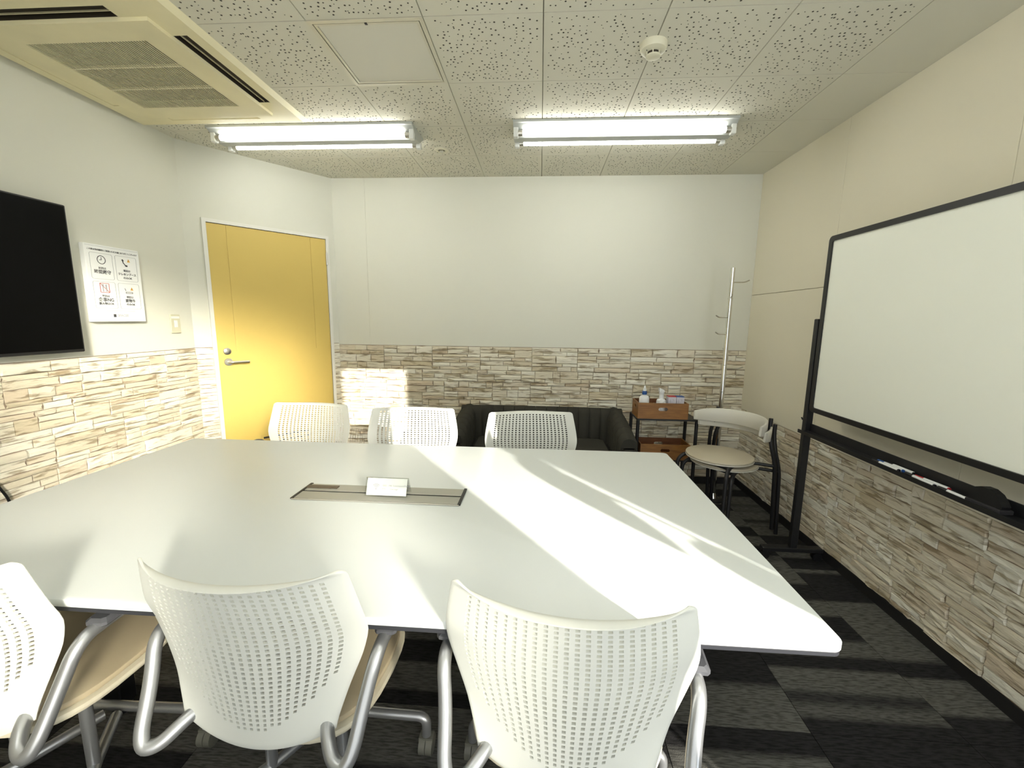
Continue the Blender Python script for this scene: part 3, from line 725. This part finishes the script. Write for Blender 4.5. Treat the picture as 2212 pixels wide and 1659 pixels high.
ts = thing('tent_card_holder', 'clear acrylic tent holder with white wireless network card', 'card holder', (-.552, 1.462, ZT + .0064))
hw, hh, hd_ = .080, .062, .026
def panel(y0, z0, y1, z1, w0, th):
    d = Vector((0, y1 - y0, z1 - z0)).normalized(); n = Vector((0, -d.z, d.y)) * th
    vs = [Vector((x, y, z)) for x, y, z in ((-w0, y0, z0), (w0, y0, z0), (w0, y1, z1), (-w0, y1, z1))]
    return MB().add(vs + [v + n for v in vs], [(0, 1, 2, 3), (7, 6, 5, 4), (0, 4, 5, 1), (1, 5, 6, 2), (2, 6, 7, 3), (3, 7, 4, 0)])
panel(-hd_, 0, -.001, hh, hw, -.0015).build('front_pane', M['acrylic'], ts); panel(hd_, 0, .001, hh, hw, .0015).build('rear_pane', M['acrylic'], ts)
panel(-hd_ + .0022, .002, .0005, hh - .003, hw - .005, .0004).build('card', M['paper'], ts); panel(hd_ - .0022, .002, -.0005 + .002, hh - .003, hw - .005, -.0004).build('card', M['paper'], ts)
tilt = math.atan2(hh, hd_ - .001)
def on_card(me, x, t, m, name='lettering'):
    o = link(name, me, m, ts); o.rotation_euler = (tilt, 0, 0); k = t; o.location = (x, -hd_ + .0030 + math.cos(tilt) * k - .0021, math.sin(tilt) * k + .002); return o
on_card(text_mesh('SSID   MR TownSquarePlus', .0085, .0002, 'LEFT'), -.016, .036, M['inkgrey']); on_card(text_mesh('PW      townsqpl', .0085, .0002, 'LEFT'), -.016, .024, M['inkgrey'])
FX_save = FX
wf = MB()
def flat_arc(mb, r, w):
    pts = [(r * math.cos(R_(a)), r * math.sin(R_(a))) for a in range(45, 136, 9)]
    for a, b in zip(pts[:-1], pts[1:]):
        a, b = Vector(a), Vector(b); d = (b - a).normalized(); n = Vector((-d.y, d.x)) * w / 2
        q = [a - n, b - n, b + n, a + n]; mb.add([(p.x, p.y, 0) for p in q] + [(p.x, p.y, .0003) for p in q], [(0, 3, 2, 1), (4, 5, 6, 7), (0, 1, 5, 4), (2, 3, 7, 6)])
for r in (.007, .012, .017): flat_arc(wf, r, .0018)
wf.lathe([(.0024, 0), (.0024, .0003)], 0, 0, 0, n=12)
on_card(wf.mesh('wireless_symbol'), -.040, .024, M['inkgrey'], 'wireless_symbol')

# ================================================================== MEETING CHAIRS (local: facing +y, base centre at origin)
VK = [0, .08, .25, .42, .58, .70, .85, .96, 1.0]
WK = [.182, .190, .212, .240, .258, .256, .245, .236, .232]
CK = [-.214, -.216, -.220, -.225, -.232, -.241, -.256, -.270, -.276]
EK = [.020, .028, .050, .064, .066, .056, .058, .064, .066]
def smooth_interp(v, ys):
    s = 0; 
    for d, w in ((-.05, .25), (0, .5), (.05, .25)): s += w * interp(min(1, max(0, v + d)), VK, ys)
    return s
def shell_pt(u, v):
    zb = .405 + .052 * u * u
    z = zb + v * (.864 - zb)
    w = smooth_interp(v, WK) if v < .95 else interp(v, VK, WK)
    if v > .962: w -= .013 * ((v - .962) / .038) ** 3
    y = smooth_interp(v, CK) + smooth_interp(v, EK) * abs(u) ** 2.0
    if v > .955:                                         # rolled top lip
        t = (v - .955) / .045; k = 1 - .75 * u ** 4; y -= .024 * t * t * k; z -= .013 * t * t * k
    return Vector((u * w, y, z))
def shell_mesh():
    NC, NR = 21, 31
    us = [-1, -.985, -.95, -.90, -.85]; cu = [-.80 + .08 * i for i in range(NC)]
    for c in cu: us += [c - .0175, c + .0175]
    us += [.85, .90, .95, .985, 1]
    v0, v1 = .125, .935; pitch = (v1 - v0) / (NR - 1); cv = [v0 + pitch * j for j in range(NR)]
    vs_ = [0, .012, .035, .065, .095]
    for c in cv: vs_ += [c - pitch * .29, c + pitch * .29]
    vs_ += [.958, .972, .986, .995, 1]
    nu, nv = len(us), len(vs_)
    hole = set()
    for i, c in enumerate(cu):
        for j, r in enumerate(cv):
            if r > .115 + .24 * (abs(c) / .8) ** 2.3: hole.add((5 + 2 * i, 5 + 2 * j))
    mb = MB(); th = .0055
    front = {}; back = {}
    for i, u in enumerate(us):
        for j, v in enumerate(vs_):
            p = shell_pt(u, v); e = .002
            du = shell_pt(min(1, u + e), v) - shell_pt(max(-1, u - e), v); dv = shell_pt(u, min(.96, v + e) if v < .96 else .96) - shell_pt(u, max(0, min(v, .96) - e))
            n = du.cross(dv).normalized()          # points to the rear (-y)
            if n.y > 0: n = -n
            edge = 1.0 if (0 < i < nu - 1 and 0 < j < nv - 1) else .35
            front[(i, j)] = len(mb.v); mb.v.append(tuple(p - n * th * .5 * edge)); back[(i, j)] = len(mb.v); mb.v.append(tuple(p + n * th * .5 * edge))
    for i in range(nu - 1):
        for j in range(nv - 1):
            q = [(i, j), (i + 1, j), (i + 1, j + 1), (i, j + 1)]
            if (i, j) in hole:
                for k in range(4):
                    a, b = q[k], q[(k + 1) % 4]; mb.f.append((front[a], front[b], back[b], back[a]))
            else:
                mb.f.append(tuple(front[k] for k in reversed(q))); mb.f.append(tuple(back[k] for k in q))
    for i in range(nu - 1):
        for j in (0, nv - 1): mb.f.append((front[(i, j)], front[(i + 1, j)], back[(i + 1, j)], back[(i, j)]))
    for j in range(nv - 1):
        for i in (0, nu - 1): mb.f.append((front[(i, j)], front[(i, j + 1)], back[(i, j + 1)], back[(i, j)]))
    return mb.mesh('backrest', 38)
def seat_poly(i):
    P = []
    for k in range(40):
        t = 2 * math.pi * k / 40; c, s = math.cos(t), math.sin(t)
        x = (.236 - i) * math.copysign(abs(c) ** .55, c); y = (.222 - i) * math.copysign(abs(s) ** .62, s)
        P.append((x * (1 - .06 * (y / .222) * -1 if y < 0 else 1), y + .02))
    return P
def make_chair():
    t = thing('meeting_chair', 'x', 'chair')
    link('backrest', shell_mesh(), M['shell'], t)
    ss = slab(seat_poly, .402, .4235, .009).build('seat_shell', M['seatrim'], t, smooth=40)
    slab(lambda i: seat_poly(i + .012), .424, .442, .006).build('seat_pad', M['seat'], ss, smooth=40)
    fr_ = MB().tube([(-.285, .150, .066), (-.285, .152, .128), (.285, .152, .128), (.285, .150, .066)], .0150, 12, round_=.04).build('front_rail', M['silver'], t, smooth=50)
    for s in (-1, 1):
        at_ = MB().tube(chaikin([(s * .150, -.168, .470), (s * .172, -.214, .456), (s * .204, -.250, .428), (s * .242, -.256, .432), (s * .254, -.196, .540), (s * .272, -.158, .632), (s * .270, -.085, .632), (s * .268, .050, .630)]), .0150, 14).build('arm_tube', M['silver'], t, smooth=60)
        pd = MB().cbox(-.026, .026, -.09, .10, .002, .024, .007)
        pd.xf(Matrix.Translation((s * .274, -.034, .633))); pd.build('arm_pad', M['pad'], at_)
        MB().tube([(s * .105, -.03, .405), (s * .105, -.03, .13)], .0150, 12).build('leg', M['silver'], t, smooth=50)
        rr_ = MB().tube([(s * .02, .12, .128), (s * .105, -.03, .128), (s * .262, -.245, .128), (s * .275, -.262, .075)], .0150, 12, round_=.03).build('rear_rail', M['silver'], t, smooth=50)
        for (cx, cy, pa) in ((s * .285, .150, fr_), (s * .277, -.268, rr_)):
            c = MB().tube([(cx - .021, cy, .031), (cx - .001, cy, .031)], .0295, 18).tube([(cx + .001, cy, .031), (cx + .021, cy, .031)], .0295, 18).box(cx - .022, cx + .022, cy - .014, cy + .014, .034, .064)
            c.build('caster', M['caster'], pa, smooth=50)
    MB().tube([(-.19, .03, .395), (.19, .03, .395)], .0125, 10).build('seat_bar', M['silver'], t, smooth=50)
    return t
ch0 = make_chair()
spots = [(.086, .957, R_(-5.5), 'ivory perforated-back chair on the window side of the table, closest to the whiteboard'),
         (-.620, .995, R_(-1), 'ivory perforated-back chair on the window side of the table, between two others'),
         (-1.322, .952, R_(2), 'ivory perforated-back chair on the window side of the table, closest to the television'),
         (-1.372, 2.185, R_(180 - 3), 'ivory perforated-back chair standing in front of the yellow door'),
         (-.700, 2.130, R_(180 + 5), 'ivory perforated-back chair between the door-side chair and the sofa-side chair'),
         (-.015, 2.105, R_(180 + 7), 'ivory perforated-back chair with its back to the charcoal sofa')]
for i, (x, y, rz, lab) in enumerate(spots):
    c = ch0 if i == 0 else copy_tree(ch0)
    c.location = (x, y, 0); c.rotation_euler = (0, 0, rz); tag(c, lab, 'chair', 'perforated chairs around the meeting table')

# ================================================================== WHITEBOARD
BX, BY0, BY1, BZ0, BZ1 = 1.500, .56, 2.375, .895, 1.815
wbd = thing('whiteboard', 'mobile whiteboard with black frame on castered stand', 'whiteboard', (BX, (BY0 + BY1) / 2, 0))
bh = (BY1 - BY0) / 2
def frame_ring(y0, y1, z0, z1, w, x0, x1, r):
    """rounded rectangular frame in the y-z plane"""
    o = rpoly((y1 - y0) / 2, (z1 - z0) / 2, r); i = rpoly((y1 - y0) / 2 - w, (z1 - z0) / 2 - w, max(.002, r - w * .6)); n = len(o)
    cy, cz = (y0 + y1) / 2, (z0 + z1) / 2
    vs = [(x0, a + cy, b + cz) for a, b in o] + [(x0, a + cy, b + cz) for a, b in i] + [(x1, a + cy, b + cz) for a, b in o] + [(x1, a + cy, b + cz) for a, b in i]
    fs = []
    for k in range(n):
        j = (k + 1) % n; fs += [(k, j, n + j, n + k), (2 * n + k, 3 * n + k, 3 * n + j, 2 * n + j), (k, 2 * n + k, 2 * n + j, j), (n + k, n + j, 3 * n + j, 3 * n + k)]
    return MB().add(vs, fs)
bf_ = frame_ring(-bh, bh, BZ0, BZ1, .025, -.016, .010, .024).build('board_frame', M['blackp'], wbd)
MB().box(-.0085, .006, -bh + .014, bh - .014, BZ0 + .014, BZ1 - .014).build('writing_surface', M['board'], bf_)
for s in (-1, 1):
    y = s * (bh + .026)
    MB().cbox(-.018, .020, y - .016, y + .016, .075, 1.395, .003).build('post', M['black'], wbd)
    MB().cyl((0, s * (bh - .004), 1.355), (0, s * (bh + .012), 1.355), .010, 12).build('pivot', M['blackp'], wbd)
    ft_ = MB().cbox(-.175, .165, y - .022, y + .022, .052, .078, .004).build('foot', M['black'], wbd)
    for x in (-.155, .140):
        MB().tube([(x - 0, y - .014, .026), (x, y - .003, .026)], .026, 14).tube([(x, y + .003, .026), (x, y + .014, .026)], .026, 14).box(x - .010, x + .010, y - .006, y + .006, .026, .054).build('caster', M['blackp'], ft_, smooth=50)
    MB().tube([(-.002, y + s * .012, .832), (-.002, y + s * .040, .832), (-.004, y + s * .048, .842)], .004, 8).build('hook', M['black'], wbd)
    MB().box(-.004, .004, y - .0, y + .0001, .8, .801) if False else None
# tray: floor, rear rail and front lip
ty = bh + .010
MB().box(-.052, .012, -ty, ty, .776, .781).build('tray_floor', M['black'], wbd)
MB().box(.008, .014, -ty, ty, .781, .822).build('tray_rear_rail', M['black'], wbd)
MB().box(-.056, -.051, -ty, ty, .772, .790).build('tray_front_lip', M['black'], wbd)
MB().box(-.006, .012, -ty, ty, .835, .862).build('cross_beam', M['black'], wbd) if False else None
TZ = .7812
def pen(x, y, rz, capm, label, z=TZ, capside=1):
    t = thing('marker_pen', label, 'marker', (x, y, z + .0068), rz, 'markers on the whiteboard tray')
    MB().tube([(0, -.062, 0), (0, .030, 0)], .0068, 12).build('barrel', M['penw'], t, smooth=50)
    MB().tube([(0, .030, 0), (0, .066, 0)], .0068, 12, r1=.0058).build('cap', capm, t, smooth=50)
    MB().tube([(0, -.067, 0), (0, -.062, 0)], .0056, 12).build('end_plug', capm, t, smooth=50)
pen(1.460, 1.800, R_(1.5), M['blackp'], 'black-capped white marker at the tray lip beside a blue one')
pen(1.475, 1.795, R_(-1), M['blue'], 'blue-capped white marker between two black-capped ones')
pen(1.491, 1.768, R_(2), M['blackp'], 'black-capped white marker against the tray rear rail')
pen(1.479, 1.610, R_(3), M['red'], 'red-capped white marker on the whiteboard tray')
pen(1.462, 1.640, R_(-3), M['blackp'], 'black-capped white marker beside the red-capped one')
pen(1.460, 1.496, R_(-1), M['blackp'], 'black-capped white marker closest to the board eraser')
er = thing('board_eraser', 'black handled board eraser on the whiteboard tray', 'eraser', (1.476, 1.405, TZ))
MB().cbox(-.024, .024, -.055, .055, 0, .016, .003).build('felt', M['greypad'], er)
MB().prism([(-.050, .016), (.050, .016), (.052, .026), (.047, .044), (.036, .060), (.018, .068), (-.006, .068), (-.028, .058), (-.044, .040), (-.052, .026)], -.014, .014, 'x').build('handle', M['blackp'], er)
MB().prism([(.060, .050), (.088, .052), (.092, .066), (.066, .070)], -.010, .010, 'x').build('tab', mat('eraser_maroon', (.06, .012, .02), .6), er) if False else None

# ================================================================== SOFA
sf = thing('sofa', 'low charcoal channel-tufted two-seat sofa against the stone wall', 'sofa', (.022, 3.17, 0))
def channel_band(name, path, z_fn, zlow, thick, nch, inward):
    """row of upright padded channels following a plan path; every channel is its own pad"""
    P = [Vector((a, b, 0)) for a, b in path]
    seg = [0]
    for a, b in zip(P[:-1], P[1:]): seg.append(seg[-1] + (b - a).length)
    def at(s):
        for k in range(len(P) - 1):
            if s <= seg[k + 1] + 1e-9:
                t = (s - seg[k]) / (seg[k + 1] - seg[k]); return P[k].lerp(P[k + 1], t), (P[k + 1] - P[k]).normalized()
        return P[-1], (P[-1] - P[-2]).normalized()
    for c in range(nch):
        mb = MB(); nq = 6; prof = []
        rowsv = []
        for q in range(nq + 1):
            s = seg[-1] * (c + .01 + .98 * q / nq) / nch; p, t = at(s); n = Vector((-t.y, t.x, 0)) * inward
            bul = .5 + .5 * math.sqrt(max(0, 1 - (2 * q / nq - 1) ** 2)); zt_ = z_fn(s / seg[-1])
            col_ = []
            for (d, zz) in ((0, zlow), (0, zt_ - .03), (.25, zt_ - .006), (.55, zt_), (.85, zt_ - .012), (1.0, zt_ - .05), (1.0, zlow)):
                col_.append(p + n * (thick * d * (.80 + .20 * bul if d > .5 else 1)) + Vector((0, 0, zz)))
            rowsv.append(col_)
        m = len(rowsv[0]); vs = [v for r in rowsv for v in r]; fs = []
        for q in range(nq):
            for k in range(m - 1): fs.append((q * m + k, (q + 1) * m + k, (q + 1) * m + k + 1, q * m + k + 1))
        fs.append(tuple(range(m))); fs.append(tuple(nq * m + k for k in range(m - 1, -1, -1)))
        mb.add(vs, fs).build(name, M['sofa'], sf, smooth=50)
channel_band('back_channel', [(-.665, .365), (.665, .365)], lambda t: .655 + .004 * math.sin(t * 3.14), .30, .145, 15, -1)
for s in (-1, 1):
    channel_band('arm_channel', [(s * .668, .355), (s * .668, -.30)], lambda t: .655 - .02 * t - .07 * t * t, .12, .125, 7, -1 * s)
    MB().cbox(s * .668 - .002 if s < 0 else s * .668 - .123, s * .668 + .123 if s < 0 else s * .668 + .002, -.345, -.29, .10, .50, .02).build('arm_front', M['sofa'], sf)
MB().cbox(-.54, .54, -.32, .24, .10, .30, .015).build('seat_base', M['sofa'], sf)
for s in (-1, 1): MB().cbox(-.535 if s < 0 else .003, -.003 if s < 0 else .535, -.345, .215, .30, .425, .035).build('seat_cushion', M['sofa'], sf)
for sx in (-1, 1):
    for sy in (-.27, .30): MB().cyl((sx * .58, sy, .0), (sx * .58, sy, .12), .014, 10, r1=.02).build('leg', M['black'], sf)

# ================================================================== SHELF RACK WITH BOXES
rk = thing('side_rack', 'black metal side rack with open shelves by the sofa', 'rack', (.955, 3.235, 0))
rw, rd = .225, .130
for sx in (-1, 1):
    for sy in (-1, 1):
        MB().cyl((sx * (rw - .012), sy * (rd - .012), .07), (sx * (rw - .012), sy * (rd - .012), .645), .0125, 10).build('post', M['black'], rk, smooth=50)
        MB().tube([(sx * (rw - .012) - .010, sy * (rd - .012), .025), (sx * (rw - .012) + .010, sy * (rd - .012), .025)], .025, 14).box(sx * (rw - .012) - .004, sx * (rw - .012) + .004, sy * (rd - .012) - .008, sy * (rd - .012) + .008, .025, .07).build('caster', M['blackp'], rk, smooth=50)
slab(lambda i: rpoly(rw - i, rd - i, .02), .645, .658, .003).build('top_shelf', M['black'], rk)
slab(lambda i: rpoly(rw - i, rd - i, .02), .335, .347, .003).build('middle_shelf', M['black'], rk)
slab(lambda i: rpoly(rw - i, rd - i, .02), .075, .087, .003).build('bottom_shelf', M['black'], rk)
def slot_wall(x0, x1, z0, z1, y, th, sl, axis='y'):
    """board with an obround hand slot; (x, z) plane, thickness th along y"""
    cx = (x0 + x1) / 2 if sl[4] is None else sl[4]; hw_, hh_ = sl[0], sl[1]; cz = sl[2]
    inner = []
    for k in range(9): a = R_(-90 + 180 * k / 8); inner.append((cx + hw_ - hh_ + hh_ * math.cos(a), cz + hh_ * math.sin(a)))
    for k in range(9): a = R_(90 + 180 * k / 8); inner.append((cx - hw_ + hh_ + hh_ * math.cos(a), cz + hh_ * math.sin(a)))
    n = len(inner); outer = []
    for (a, b) in inner:                                     # project on the board rim
        dx, dz = a - cx, b - cz; k = min((x1 - cx) / dx if dx > 1e-9 else 1e9, (x0 - cx) / dx if dx < -1e-9 else 1e9, (z1 - cz) / dz if dz > 1e-9 else 1e9, (z0 - cz) / dz if dz < -1e-9 else 1e9)
        outer.append((cx + dx * k, cz + dz * k))
    # put true corners in
    for c in ((x0, z0), (x1, z0), (x1, z1), (x0, z1)):
        q = min(range(n), key=lambda i: (outer[i][0] - c[0]) ** 2 + (outer[i][1] - c[1]) ** 2); outer[q] = c
    def p3(a, b, h): return (a, h, b) if axis == 'y' else (h, a, b)
    vs = [p3(a, b, y) for a, b in outer] + [p3(a, b, y) for a, b in inner] + [p3(a, b, y + th) for a, b in outer] + [p3(a, b, y + th) for a, b in inner]; fs = []
    for k in range(n):
        j = (k + 1) % n; fs += [(k, j, n + j, n + k), (2 * n + k, 3 * n + k, 3 * n + j, 2 * n + j), (k, 2 * n + k, 2 * n + j, j), (n + k, n + j, 3 * n + j, 3 * n + k)]
    return MB().add(vs, fs)
def wooden_box(loc, label, filled):
    t = thing('wooden_box', label, 'box', loc, 0, 'wooden boxes on the side rack'); w, d, h, th = .182, .098, .118, .007
    for s, nm in ((-1, 'front_wall'), (1, 'rear_wall')):
        slot_wall(-w, w, .0, h, s * d - (0 if s < 0 else th), th, (.034, .0125, .072, 0, None)).build(nm, M['wood'] if s < 0 else M['wooddark'], t)
    for s in (-1, 1): slot_wall(-d + th, d - th, 0, h, s * w - (0 if s < 0 else th), th, (.028, .012, .078, 0, None), 'x').build('side_wall', M['wood'], t)
    MB().box(-w + th, w - th, -d + th, d - th, 0, .006).build('bottom', M['wooddark'], t)
    return t
wooden_box((.918, 3.208, .6582), 'brown plywood box on the rack top holding bottles and cartons', True)
wooden_box((.950, 3.200, .3475), 'empty brown plywood box on the middle shelf of the rack', False)
# contents of the upper box
BZ = .6582 + .0062
b1 = thing('spray_bottle', 'white pump bottle with a blue collar in the wooden box', 'bottle', (.802, 3.215, BZ))
MB().lathe([(.036, 0), (.038, .004), (.038, .128), (.030, .146), (.014, .154), (.014, .160)], n=24, sx=1, sy=.62).build('body', M['penw'], b1, smooth=45)
MB().lathe([(.0165, .158), (.0175, .160), (.0175, .182), (.016, .185)], n=20).build('collar', M['blue'], b1, smooth=45)
MB().lathe([(.013, .185), (.013, .198), (.0085, .203), (.007, .220), (.003, .226)], n=16).tube([(0, 0, .205), (-.004, -.020, .212)], .006, 8).build('nozzle', M['penw'], b1, smooth=45)
b2 = thing('foam_bottle', 'white bottle with a tall plain neck in the wooden box', 'bottle', (.925, 3.200, BZ))
MB().lathe([(.033, 0), (.035, .005), (.035, .112), (.031, .124), (.019, .130), (.0165, .136), (.0165, .166)], n=24).build('body', M['penw'], b2, smooth=45)
hdm = MB(); vs = []
hdm.lathe([(.0165, .166), (.019, .170), (.0195, .184), (.0185, .196)], n=20); hdm.add([(-.020, -.018, .184), (.019, -.018, .184), (.019, .018, .184), (-.020, .018, .184), (-.021, -.016, .213), (.012, -.016, .200), (.012, .016, .200), (-.021, .016, .213)], [(0, 3, 2, 1), (4, 5, 6, 7), (0, 1, 5, 4), (1, 2, 6, 5), (2, 3, 7, 6), (3, 0, 4, 7)])
hdm.build('pump_head', M['penw'], b2, smooth=45)
def carton(loc, topm, label):
    t = thing('carton', label, 'carton', loc, 0, 'small cartons in the wooden box'); MB().box(-.028, .028, -.030, .030, 0, .148).build('sleeve', M['lilac'], t); MB().box(-.0282, .0282, -.0302, .0302, .1482, .152).build('lid_band', topm, t)
    for (x, z, w, h) in ((-.014, .118, .003, .024), (.006, .130, .012, .003), (.010, .122, .008, .003)): MB().box(x - w / 2, x + w / 2, -.0306, -.0299, z - h / 2, z + h / 2).build('print_mark', M['inkgrey'], t)
carton((1.000, 3.205, BZ), M['red'], 'small white carton with a red top in the wooden box'); carton((1.059, 3.205, BZ), M['blue'], 'small white carton with a dark blue top in the wooden box')

# ================================================================== COAT STAND
cs = thing('coat_stand', 'tall chrome coat stand with short bent hooks in the corner', 'coat stand', (1.372, 3.215, 0))
MB().tube([(0, 0, .02), (0, 0, 1.06)], .0165, 16).build('lower_pole', M['chrome'], cs, smooth=50)
MB().tube([(0, 0, 1.06), (0, 0, 1.757)], .0155, 16).build('upper_pole', M['chrome'], cs, smooth=50)
for z in (1.06, 1.54, .86): MB().lathe([(.0172, -.005), (.0182, 0), (.0172, .005)], 0, 0, z, n=16).build('pole_ring', M['chrome'], cs, smooth=50)
for (dx, dy, z) in ((.118, -.01, 1.655), (-.100, -.02, 1.405), (-.094, -.02, 1.285), (.128, -.01, 1.030), (-.012, -.05, 1.545), (.02, .10, 1.160)):
    MB().tube([(0, 0, z), (dx * .75, dy * .75, z), (dx, dy, z + .014)], .005, 8, round_=.02).build('hook', M['chrome'], cs, smooth=50)
MB().lathe([(.068, 0), (.068, .010), (.060, .016), (.03, .022)], n=32).build('base_disc', M['black'], cs, smooth=40)
MB().lathe([(.034, .018), (.030, .030), (.018, .060)], n=20).build('base_cone', M['chrome'], cs, smooth=50)

# ================================================================== STACK OF TWO ROUND-SEAT CHAIRS (local: facing +y)
def round_chair():
    t = thing('cafe_chair', 'x', 'chair')
    n = 40
    def sp(i):
        P = []
        for k in range(n):
            a = 2 * math.pi * k / n; P.append(((.208 - i) * math.cos(a), (.205 - i) * math.sin(a)))
        return P
    slab(sp, .452, .466, .005).build('seat', M['plyseat'], t, smooth=40)
    slab(lambda i: [(x * 1.004, y * 1.004) for x, y in sp(i)], .4455, .4518, .002).build('seat_edge', M['ply'], t, smooth=40)
    # bowed backrest
    mb = MB(); m = 24; R = .250; zb, zt_ = .626, .728; th = .014; rowsv = []
    for k in range(m + 1):
        a = R_(180 + 2 + 176 * k / m); e = abs(2 * k / m - 1); zl = zb + .018 * e ** 4; zu = zt_ - .022 * e ** 3
        ux, uy = math.cos(a), math.sin(a); col_ = []
        for (rr, zz) in ((R - th, zl + .004), (R - th * .7, zl), (R - th * .3, zl), (R, zl + .004), (R + .004, zu - .004), (R - th * .3 + .004, zu), (R - th * .7 + .004, zu), (R - th + .004, zu - .004)): col_.append((rr * ux * 1.00, rr * uy * .92 - .02, zz))
        rowsv.append(col_)
    q = len(rowsv[0]); vs = [v for r in rowsv for v in r]; fs = []
    for k in range(m):
        for j in range(q): i2_ = (j + 1) % q; fs.append((k * q + j, (k + 1) * q + j, (k + 1) * q + i2_, k * q + i2_))
    fs += [tuple(range(q)), tuple(m * q + j for j in range(q - 1, -1, -1))]
    mb.add(vs, fs).build('backrest', M['ply'], t, smooth=50)
    for s in (-1, 1):
        MB().tube([(s * .250, -.235, 0), (s * .247, -.205, .44), (s * .222, -.180, .57), (s * .196, -.196, .66), (s * .194, -.200, .730)], .0125, 10, round_=.06).build('rear_leg', M['black'], t, smooth=50)
        MB().tube([(s * .247, -.205, .430), (s * .10, -.08, .436)], .010, 10).build('seat_rail', M['black'], t, smooth=50)
        MB().tube([(s * .10, -.08, .436), (s * .17, .125, .436), (s * .188, .165, .40), (s * .200, .190, 0)], .0125, 10, round_=.05).build('front_leg', M['black'], t, smooth=50)
    MB().tube([(-.17, .125, .434), (.17, .125, .434)], .010, 10).build('cross_rail', M['black'], t, smooth=50)
    return t
rc = round_chair()
face = math.atan2(-.49, -.87) - math.pi / 2
cx_, cy_ = 1.205, 2.785
rc.location = (cx_, cy_, .042); rc.rotation_euler = (0, 0, face); tag(rc, 'round-seat chair with pale bowed back, stacked on top of another', 'chair', 'stacked round-seat chairs')
rc2 = copy_tree(rc); rc2.location = (cx_ + .040, cy_ + .020, 0); tag(rc2, 'round-seat chair with pale bowed back, underneath the stacked one', 'chair')

# ================================================================== PLANT BY THE WINDOW (its leaves shade the table)
pl = thing('potted_plant', 'tall leafy pot plant standing beside the window', 'plant', (1.475, -.12, 0))
MB().lathe([(.085, 0), (.10, .01), (.13, .25), (.135, .26), (.12, .26), (.115, .235)], n=24).lathe([(.115, .235), (0, .235)], n=24).build('pot', M['terra'], pl, smooth=45)
MB().tube([(0, 0, .23), (.01, .0, .6), (0, 0, 1.20)], .010, 8).build('stem', M['terra'], pl, smooth=50)
def leaf_mesh(Ln, Wd, bend):
    mb = MB(); n = 8; vs = []; fs = []
    for k in range(n + 1):
        t = k / n; w = Wd * math.sin(math.pi * min(1, t ** .8)) ** .8 if 0 < t < 1 else .001; z = -bend * t * t
        vs += [(t * Ln, -w, z + .01), (t * Ln, 0, z), (t * Ln, w, z + .01)]
    for k in range(n): fs += [(3 * k, 3 * k + 3, 3 * k + 4, 3 * k + 1), (3 * k + 1, 3 * k + 4, 3 * k + 5, 3 * k + 2)]
    o = len(vs); vs += [(x, y, z - .0012) for x, y, z in vs]; fs += [tuple(i + o for i in reversed(f)) for f in fs]
    return mb.add(vs, fs).mesh('leaf', 60)
PX, PY = 1.475, -.12
for (x0, z0, x1, z1, wd_, dy) in ((1.45, 1.40, 1.435, 1.66, .062, .0), (1.395, 1.485, 1.300, 1.165, .088, .03), (1.44, 1.50, 1.445, 1.31, .055, -.03), (1.450, 1.215, 1.350, 1.00, .064, .02), (1.452, 1.150, 1.455, .930, .035, -.02), (1.45, 1.50, 1.53, 1.62, .045, -.05)):
    a = Vector((x0 - PX, dy, z0)); b = Vector((x1 - PX, dy + .02, z1)); ax = (b - a); Ln = ax.length; ax.normalize()
    n = Vector((-.25, -1, .2)); n = (n - ax * n.dot(ax)).normalized(); w_ = n.cross(ax)
    o = link('leaf', leaf_mesh(Ln, wd_, .012), M['leaf'], pl)
    o.matrix_local = Matrix(((ax.x, w_.x, n.x, a.x), (ax.y, w_.y, n.y, a.y), (ax.z, w_.z, n.z, a.z), (0, 0, 0, 1)))
    MB().tube([(0, 0, min(z0 - .04, 1.26) - .10), ((x0 - PX) * .5, dy * .5, z0 - .07), tuple(a)], .0035, 6, round_=.03).build('leaf_stalk', M['terra'], pl)
